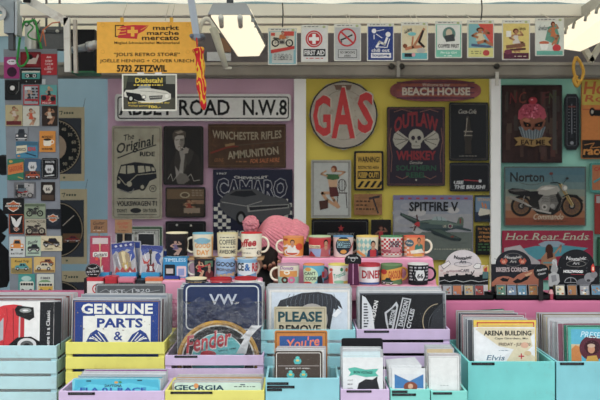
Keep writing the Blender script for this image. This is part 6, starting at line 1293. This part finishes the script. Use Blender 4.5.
def m(a):
    a.r(573, 330, 640, 366, '#4cb0cc'); a.r(573, 345, 583, 366, '#c8b48c'); a.p([(573, 350), (577, 346), (583, 348), (583, 366), (573, 366)], '#c87c34'); a.e(594, 349, 13, 12.5, '#5c2434', 28); a.e(594, 348, 8, 7, '#3c1420', 20); a.e(593, 350, 3.6, 4.2, '#c88c68', 16); a.p([(586, 366), (589, 357), (598, 356), (602, 366)], '#c89830'); a.e(593, 346.5, 4, 2, '#c8a890', 12); a.t('PRESENT', 598, 336, 30, 6, '#c8e8f0', .01, .2, 4)
front(c7, 'poster_print', 'turquoise print of a person in a wide dark red hat', 'print', 570, 642, 328, .03, M('#4cb0a0', .3), m, .6)
front(c7, 'green_print', 'green edged print directly behind the wide hat print', 'print', 566, 638, 326, .048, M('#2c7c64', .3), None)
stack(c7, 560, 634, 323.5, 5, .065, .13, 'sleeved print behind the green edged print in the blue green crate', 'prints packed behind the wide hat print', 15, ['#d0b8c4', '#8c5868', '#c8ccd0', '#5c3444', '#a8b4bc', '#c8b49c'], 1.6, -.6)
stack(c7, 549, 622, 317, 6, .23, .335, 'sleeved print in the back half of the blue green crate', 'prints in the back half of the blue green crate', 16, ['#c8bc9c', '#4c3844', '#a89c88', '#c8ccd0', '#8c7c5c', '#2c2c34'], 1.4, -.3)

# ------------------------------------------------------------------ front row of small boxes
f1 = crate(58.5, 164.5, 391.5, 2.46, .17, T1, LV, 'lavender box at the front holding bright blue plates', 2, .0015, None, [(68, 392.6, 95, 395.2)])
def m(a):
    a.p([(75, 380), (120, 379), (158, 380), (160, 395), (73, 398)], '#3cb4d0'); a.p([(76, 390), (90, 384), (110, 386), (130, 383), (158, 388), (158, 398), (74, 398)], '#50c8dc'); a.t('DAYTONA', 113, 386, 17, 2.6, '#28303c', .06); a.e(116, 382.6, 2, 1.2, '#d8a040', 10); a.e(120, 382.4, 1.6, 1, '#3c8c4c', 10)
    a.r(86, 380.6, 91, 381.8, '#28505c', .5); a.r(137, 380, 142, 381.2, '#28505c', .5); a.t('FLA 01 RACE', 113, 390, 66, 4.6, '#2c5cac', .05)
front(f1, 'number_plate', 'blue and aqua beach number plate reading DAYTONA, foremost in the lavender box', 'plate', 72, 160, 378.6, .012, M('#6cc8d8', .3), m, 3, .002, False, .02)
stack(f1, 74, 161.5, 378, 5, .03, .14, 'number plate behind the aqua beach plate in the front lavender box', 'number plates behind the aqua beach plate', 21, ['#c8a8d0', '#a8c8d4', '#9c4c9c', '#d8d8dc', '#5ca8c0'], 1.0, .1, 'number_plate', 'plate')
f2 = crate(165, 264.5, 391, 2.46, .17, T1, '#d8d25c', 'yellow box at the front holding the GEORGIA plate', 2, .0015, None, [(170.5, 391.9, 212.5, 394.2)])
def m(a): a.t('GEORGIA', 199, 388, 50, 5.2, '#1f4458', .05); a.scrib(234, 386.5, 256, 388, 1, '#2c3c44', 2.4, 6); a.r(180, 385, 183, 386, '#456', .4); a.e(196, 386, 2.4, 2.6, '#d88c4c', 10); a.r(240, 384.4, 245, 385.4, '#456', .4)
front(f2, 'number_plate', 'pale mint number plate reading GEORGIA', 'plate', 174, 261, 383, .012, M('#c4dccc', .3), m, 2, .002, False, .02)
stack(f2, 172, 262, 382.5, 5, .03, .14, 'number plate behind the GEORGIA plate in the front yellow box', 'number plates behind the mint plate', 22, ['#d8d8c8', '#a8c8c4', '#c8c8d4', '#c8a070'], .8, .1, 'number_plate', 'plate')
f3 = crate(265.5, 339.5, 378.5, 2.46, .17, T1, '#84c8d4', 'light blue box at the front holding the brown print', 2, .0015, None, [(267, 382.6, 288.5, 385.2), (267, 386, 294.5, 388.6), (267, 389, 282, 391.4)])
def m(a):
    a.f4(276, 353.5, 321, 390, .7, '#d8d4cc', 2)
    for cx, cy in ((297.5, 362), (290.5, 376), (303.5, 376)):
        a.p([(cx - 4, cy), (cx - 3, cy - 2.2), (cx + 3, cy - 2.2), (cx + 4, cy), (cx + 2.6, cy + 3), (cx - 2.6, cy + 3)], '#3cb4b4'); a.p([(cx - 2, cy - 4), (cx, cy - 5), (cx + 2, cy - 4), (cx + 1.6, cy - 1), (cx - 1.6, cy - 1)], '#4cc4c0'); a.e(cx, cy - .6, 1.8, 1, '#e0c448', 10)
    a.t('je mehr ich weiss', 297.5, 369.2, 24, 1.8, '#e0dcd8', .03); a.r(278, 366.4, 319.5, 367, '#a89c98'); a.r(278, 381, 319.5, 381.6, '#a89c98')
front(f3, 'brown_print', 'dark brown print with small turquoise cups in the front light blue box', 'print', 274.5, 322.5, 352, .012, M('#4c4038', .3), m, 2.4)
stack(f3, 275, 325, 349.5, 5, .03, .075, 'sleeved card behind the brown print with turquoise cups', 'cards behind the brown print', 23, ['#d8d8d4', '#5a4440', '#8c3c44', '#c8ccd0'], 1.2, .3)
def m(a): a.f4(275.5, 332.5, 326.5, 380, 1, '#7c4c18', 1.5); a.r(279.5, 336.5, 322.5, 380, '#2c5c9c', 1); a.t("You're", 303, 343, 34, 11, '#d8549c', .03, .2, -8); a.t("You're", 303, 343, 33, 9.5, '#f08844', .01, .2, -8); a.t('GONE', 303, 354, 24, 7, '#e8c83c', .05)
front(f3, 'orange_print', 'orange framed blue sign with pink curly script behind the brown print', 'sign', 274.5, 327.5, 331, .12, M('#c87c24', .35), m, 2, .003, True, .03)
f4 = crate(340.5, 389.5, 390, 2.46, .17, T1, LV, 'lavender box at the front holding a white card with a teal banner', 2, .0015, None, [(346.5, 390.6, 371.5, 392.8)])
def m(a):
    a.p([(348, 369.5), (355, 368), (366, 370.5), (379, 369.5), (376, 373.5), (379, 377), (366, 378), (355, 375.5), (349, 377), (351, 373.3)], '#48b8a4'); a.t('BON VOYAGE', 363.5, 373.2, 19, 2.8, '#1c4c48', .05, 0, 2); a.p([(357, 391), (359, 384), (366, 380), (373, 380.5), (378, 377), (377.5, 381), (380, 391)], '#24262a'); a.t('NICHTS', 350.6, 381, 5, 1.4, '#666', .02); a.t('MEHR', 350.4, 385, 5, 1.4, '#666', .02); a.t('DAVON', 350.4, 389, 5, 1.4, '#666', .02)
front(f4, 'postcard', 'white postcard with a teal banner and black shape', 'postcard', 343, 383.5, 358.5, .012, M('#dfe3e3', .3), m, .6)
stack(f4, 342, 383, 351, 5, .03, .10, 'postcard behind the white card with the teal banner', 'postcards behind the teal banner card', 24, ['#a8ccd4', '#c8dce0', '#dcdcdc', '#8cbcc8'], 1.2, -.1, 'postcard', 'postcard')
front(f4, 'divider_card', 'black plastic divider standing behind the postcards of the lavender box', 'divider', 341.5, 383, 338.5, .125, M('#17181c', .5), None, 2.5, .004, False, .02)
f5 = crate(390.5, 430, 390, 2.46, .17, T1, '#74d0c6', 'teal box at the front holding the postcard with a blue picture', 2, .0015, None, [(392, 390.8, 407.5, 393.2), (392, 393.8, 416, 396.2)])
def m(a): a.r(395, 375, 424, 389, '#3c7cb8'); a.p([(395, 375), (424, 375), (410, 382)], '#d8dce0'); a.e(411, 387.5, 7, 5, '#8c4830', 16); a.e(411, 387, 2.6, 2.6, '#d8a888', 12)
front(f5, 'postcard', 'white postcard with a small blue picture at its foot', 'postcard', 392.5, 426, 369, .012, M('#dde1e2', .3), m, .4)
for i in range(6):
    s = front(f5, 'postcard', ('second', 'third', 'fourth', 'fifth', 'sixth', 'rearmost')[i] + ' white postcard behind the one with the small blue picture', 'postcard', 391 + .3 * i, 423.5 - i * .2, 366.5 - i * 1.4, .026 + .016 * i, M('#d6dadc', .3), None, .4, .0025, False, .03, None, 'postcards fanned in the front teal box')
    s.rotation_euler.y = -.02 - .012 * i; s.location.z += .003
f6 = crate(431, 467.5, 391.5, 2.46, .17, T1, '#74d0c6', 'teal box at the front holding blank white cards', 2, .0015, None, [(433, 392.6, 452, 394.8)])
def m(a): a.f4(430.5, 358, 458.5, 391, .35, '#a8aca8'); a.scrib(441, 386, 449, 387, 1, '#8c9094', 2)
front(f6, 'postcard', 'blank white postcard with a thin grey border', 'postcard', 429.5, 460, 357, .012, M('#dfe2e0', .3), m, .5)
stack(f6, 430, 460.5, 355.5, 4, .028, .07, 'postcard just behind the blank white one in the front teal box', 'postcards behind the blank card', 26, ['#c85c5c', '#dcdcdc', '#8cbcb8', '#c8dce0'], 1.0, -.1, 'postcard', 'postcard')
stack(f6, 427, 455, 348.5, 4, .09, .14, 'coloured postcard at the rear of the front teal box of blank cards', 'postcards at the rear of the right teal box', 27, ['#8ca89c', '#c8b48c', '#dcdcdc', '#6c8c94'], 1.0, -.1, 'postcard', 'postcard')

# ================================================================== the vendor, bent over behind the mugs
def skin_body(name, joints, edges, radii, m, parent=None, loc=None, sub=2, root=0):
    me = bpy.data.meshes.new(name); me.from_pydata(joints, edges, []); me.update()
    o = bpy.data.objects.new(name, me); COL.objects.link(o)
    o.modifiers.new('skin', 'SKIN'); sv = me.skin_vertices[0].data
    for i, r in enumerate(radii):
        sv[i].radius = (r, r) if not isinstance(r, tuple) else r; sv[i].use_root = (i == root)
    o.modifiers.new('sub', 'SUBSURF').levels = sub; o.modifiers['sub'].render_levels = sub
    me.materials.append(m)
    dg = bpy.context.evaluated_depsgraph_get(); dg.update(); nm = bpy.data.meshes.new_from_object(o.evaluated_get(dg))
    o.modifiers.clear(); o.data = nm; nm.polygons.foreach_set('use_smooth', [True] * len(nm.polygons)); nm.update()
    if parent: o.parent = parent
    if loc is not None: o.location = loc
    return o
hx, hy = PX(276, 3.5), 3.52
hz = PZ(240, 3.5)
SK = M('#b8866a', .55, 0, .05, 20)
# pelvis, spine, neck, head; bent forward; arms down to the hands
J = [(.02, 3.93, .88), (.01, 3.88, 1.00), (-.01, 3.78, 1.13), (-.03, 3.68, 1.23), (hx + .01, 3.60, 1.26), (hx, 3.56, 1.30), (hx, 3.535, 1.335),
     (.12, 3.92, .84), (.13, 3.90, .46), (.13, 3.95, .08), (.13, 3.86, .03),
     (-.09, 3.92, .84), (-.10, 3.90, .46), (-.10, 3.95, .08), (-.10, 3.86, .03),
     (.14, 3.68, 1.20), (.20, 3.60, .98), (.03, 3.45, 1.10), (PX(279, 3.36), 3.37, PZ(289, 3.37)),
     (-.20, 3.68, 1.20), (-.28, 3.60, .98), (-.20, 3.45, 1.10), (PX(266, 3.36), 3.39, PZ(292, 3.39))]
E = [(0, 1), (1, 2), (2, 3), (3, 4), (4, 5), (5, 6), (0, 7), (7, 8), (8, 9), (9, 10), (0, 11), (11, 12), (12, 13), (13, 14), (3, 15), (15, 16), (16, 17), (17, 18), (3, 19), (19, 20), (20, 21), (21, 22)]
R = [.15, .14, .15, .14, .06, .07, .085, .09, .06, .04, .035, .09, .06, .04, .035, .065, .05, .036, .026, .065, .05, .036, .026]
per = skin_body('person', J, E, R, SK)
tag(per, 'person in a pink bobble hat bending over behind the mugs, face hidden', 'person')
# clothes: dark jacket over trunk and arms, dark trousers
JK = M('#1d1c20', .85, 0, .15, 40)
idx = [0, 1, 2, 3, 4, 15, 16, 17, 19, 20, 21]
mp = {v: i for i, v in enumerate(idx)}
jr = [R[v] + .018 for v in idx]; jr[4] = .078
skin_body('jacket', [J[v] for v in idx], [(mp[a], mp[b]) for a, b in E if a in mp and b in mp], jr, JK, per)
idx = [0, 7, 8, 9, 11, 12, 13]; mp = {v: i for i, v in enumerate(idx)}
skin_body('trousers', [J[v] for v in idx], [(mp[a], mp[b]) for a, b in E if a in mp and b in mp], [R[v] + .016 for v in idx], M('#23262e', .85), per)
for x in (.13, -.10):
    skin_body('shoe', [(x, 3.97, .045), (x, 3.90, .04), (x, 3.80, .035)], [(0, 1), (1, 2)], [.045, .045, .035], M('#17171a', .6), per)
# hands: palms with five curled fingers
def hand(side, W, tilt):
    # W wrist point; fingers point up and inward
    s = side; palm = skin_body('hand', [(0, 0, 0), (0, -.012, .035), (0, -.018, .065)], [(0, 1), (1, 2)], [(.022, .016), (.036, .016), (.038, .014)], SK, per, W, 2)
    palm.rotation_euler = tilt
    for i, (fx, L) in enumerate(((-.027, .062), (-.009, .074), (.009, .070), (.027, .056))):
        f = skin_body('finger', [(fx * .8, -.016, .055), (fx, -.022, .078), (fx * 1.1, -.026, .078 + L * .45), (fx * 1.15, -.046, .078 + L * .75), (fx * 1.1, -.062, .078 + L * .8)], [(0, 1), (1, 2), (2, 3), (3, 4)], [.010, .0095, .009, .0082, .007], SK, palm, None, 1)
    skin_body('thumb', [(-.02 * s, -.01, .02), (-.044 * s, -.022, .04), (-.05 * s, -.04, .062), (-.046 * s, -.052, .08)], [(0, 1), (1, 2), (2, 3)], [.014, .012, .0105, .008], SK, palm, None, 1)
hand(-1, J[18], (.25, .10, .0)); hand(1, J[22], (.25, .25, .0))
# head shape details under the hat: nose, ears, face turned down
fb = skin_body('face', [(0, 0, .05), (0, -.05, .0), (0, -.062, -.06), (0, -.045, -.095)], [(0, 1), (1, 2), (2, 3)], [.085, .078, .062, .042], SK, per, (hx + .03, hy + .07, hz - .03), 2)
fb.rotation_euler = (.85, 0, .15)
skin_body('nose', [(0, -.118, -.005), (0, -.138, -.035), (0, -.128, -.045)], [(0, 1), (1, 2)], [.008, .013, .010], SK, fb, None, 1)
for s in (-1, 1):
    B().lathe([(0, -.009, '#e8e4e0'), (.008, -.006, '#e8e4e0'), (.010, 0, '#e8e4e0'), (.008, .006, '#2a1c18'), (0, .009, '#2a1c18')], 12).build('eye', fb, (.031 * s, -.118, .0), (math.pi / 2, 0, 0))
    skin_body('ear', [(.082 * s, -.03, .01), (.088 * s, -.025, -.02)], [(0, 1)], [.016, .012], SK, fb, None, 1)
B().tube([(-.022, -.122, -.066), (-.008, -.131, -.063), (.008, -.131, -.063), (.022, -.122, -.066)], .005, '#9a4c48', 8).build('mouth', fb)
# knitted hat with ribs, turned-up cuff and pompom
HK = M('#e88a98', .9, 0, .12, 90)
b = B(); n = 240; rows = 26; vs = []
for j in range(rows + 1):
    t = j / rows; zz = -.075 + .165 * math.sin(t * math.pi / 2) ** 1.0
    base = .083 * math.cos(t * math.pi / 2) ** .55 + .002 if t < 1 else .002
    cuff = .010 if t < .24 else 0
    for i in range(n):
        a_ = 2 * math.pi * i / n; r = base + cuff + .0028 * math.cos(a_ * 40) * (1 - t * .6)
        vs.append((r * 1.16 * math.cos(a_), r * 1.2 * math.sin(a_), zz * 1.0))
fs = [(j * n + i, j * n + (i + 1) % n, (j + 1) * n + (i + 1) % n, (j + 1) * n + i) for j in range(rows) for i in range(n)]
fs.append(tuple(range(rows * n, rows * n + n)))
b.add(vs, fs, HK, True)
hat = b.build('hat', per, (PX(279, 3.52), hy, PZ(238, 3.52)), (.25, -.95, 0))
s_ = hat.modifiers.new('s', 'SOLIDIFY'); s_.thickness = .004
b = B(); rd_ = random.Random(3); vs = []; n = 28
for j in range(15):
    th_ = math.pi * j / 14
    for i in range(n):
        a_ = 2 * math.pi * i / n; r = .034 * (1 + .16 * rd_.uniform(-1, 1)); vs.append((r * math.sin(th_) * math.cos(a_), r * math.sin(th_) * math.sin(a_), r * math.cos(th_)))
b.add(vs, [(j * n + i, j * n + (i + 1) % n, (j + 1) * n + (i + 1) % n, (j + 1) * n + i) for j in range(14) for i in range(n)], M('#e08a96', .95, 0, .25, 200), False)
b.build('pompom', per, P(251, 224.5, 3.47))
skin_body('hair', [(PX(274, 3.5), 3.50, PZ(245, 3.5)), (PX(270, 3.46), 3.46, PZ(256, 3.46)), (PX(270, 3.44), 3.44, PZ(264, 3.44)), (PX(272, 3.43), 3.43, PZ(272, 3.43))], [(0, 1), (1, 2), (2, 3)], [.055, .045, .035, .02], M('#1f1714', .7, 0, .2, 120), per, None, 2)
hr = skin_body('hair', [(hx + .05, hy + .07, hz - .02), (hx + .04, hy + .05, hz - .09), (hx + .01, hy + .0, hz - .13), (hx - .02, hy - .03, hz - .17)], [(0, 1), (1, 2), (2, 3)], [.08, .075, .06, .04], M('#1f1714', .7, 0, .2, 120), per, None, 2)
# black phone held

ph = B().box(-.035, -.004, -.06, .035, .004, .06, M('#101114', .3)).build('mobile_phone', None, P(262, 283, 3.30), (-.5, .7, .2)); tag(ph, 'black phone held in the hands of the bending person', 'phone')

# ================================================================== daylight, camera
w = bpy.data.worlds.new('overcast'); SC.world = w; w.use_nodes = True; nt = w.node_tree
bg = nt.nodes['Background']; tc = nt.nodes.new('ShaderNodeTexCoord'); sp = nt.nodes.new('ShaderNodeSeparateXYZ'); rp = nt.nodes.new('ShaderNodeValToRGB')
nt.links.new(tc.outputs['Generated'], sp.inputs[0]); nt.links.new(sp.outputs['Z'], rp.inputs[0]); nt.links.new(rp.outputs[0], bg.inputs[0])
rp.color_ramp.elements[0].color = (.50, .52, .54, 1); rp.color_ramp.elements[1].color = (.90, .94, .98, 1); rp.color_ramp.elements[1].position = .6
bg.inputs['Strength'].default_value = 1.15
sn = bpy.data.lights.new('soft_sun', 'SUN'); sn.energy = 1.0; sn.angle = math.radians(60); sn.color = (1, .98, .95)
so = bpy.data.objects.new('soft_sun', sn); COL.objects.link(so); so.rotation_euler = (math.radians(38), 0, math.radians(-8)); so.location = (0, -2, 5)
cam = bpy.data.cameras.new('camera'); cam.lens = 50; cam.sensor_width = 36; cam.shift_y = -(200 - HZ) / 600; cam.clip_start = .05; cam.dof.use_dof = True; cam.dof.focus_distance = 2.8; cam.dof.aperture_fstop = 5.6
co = bpy.data.objects.new('camera', cam); COL.objects.link(co); co.location = (0, 0, EYE); co.rotation_euler = (math.pi / 2, 0, 0)
SC.camera = co
vs_ = SC.view_settings; vs_.view_transform = 'Standard'; vs_.look = 'None'; vs_.gamma = 1; vs_.exposure = 0.55; vs_.use_curve_mapping = False
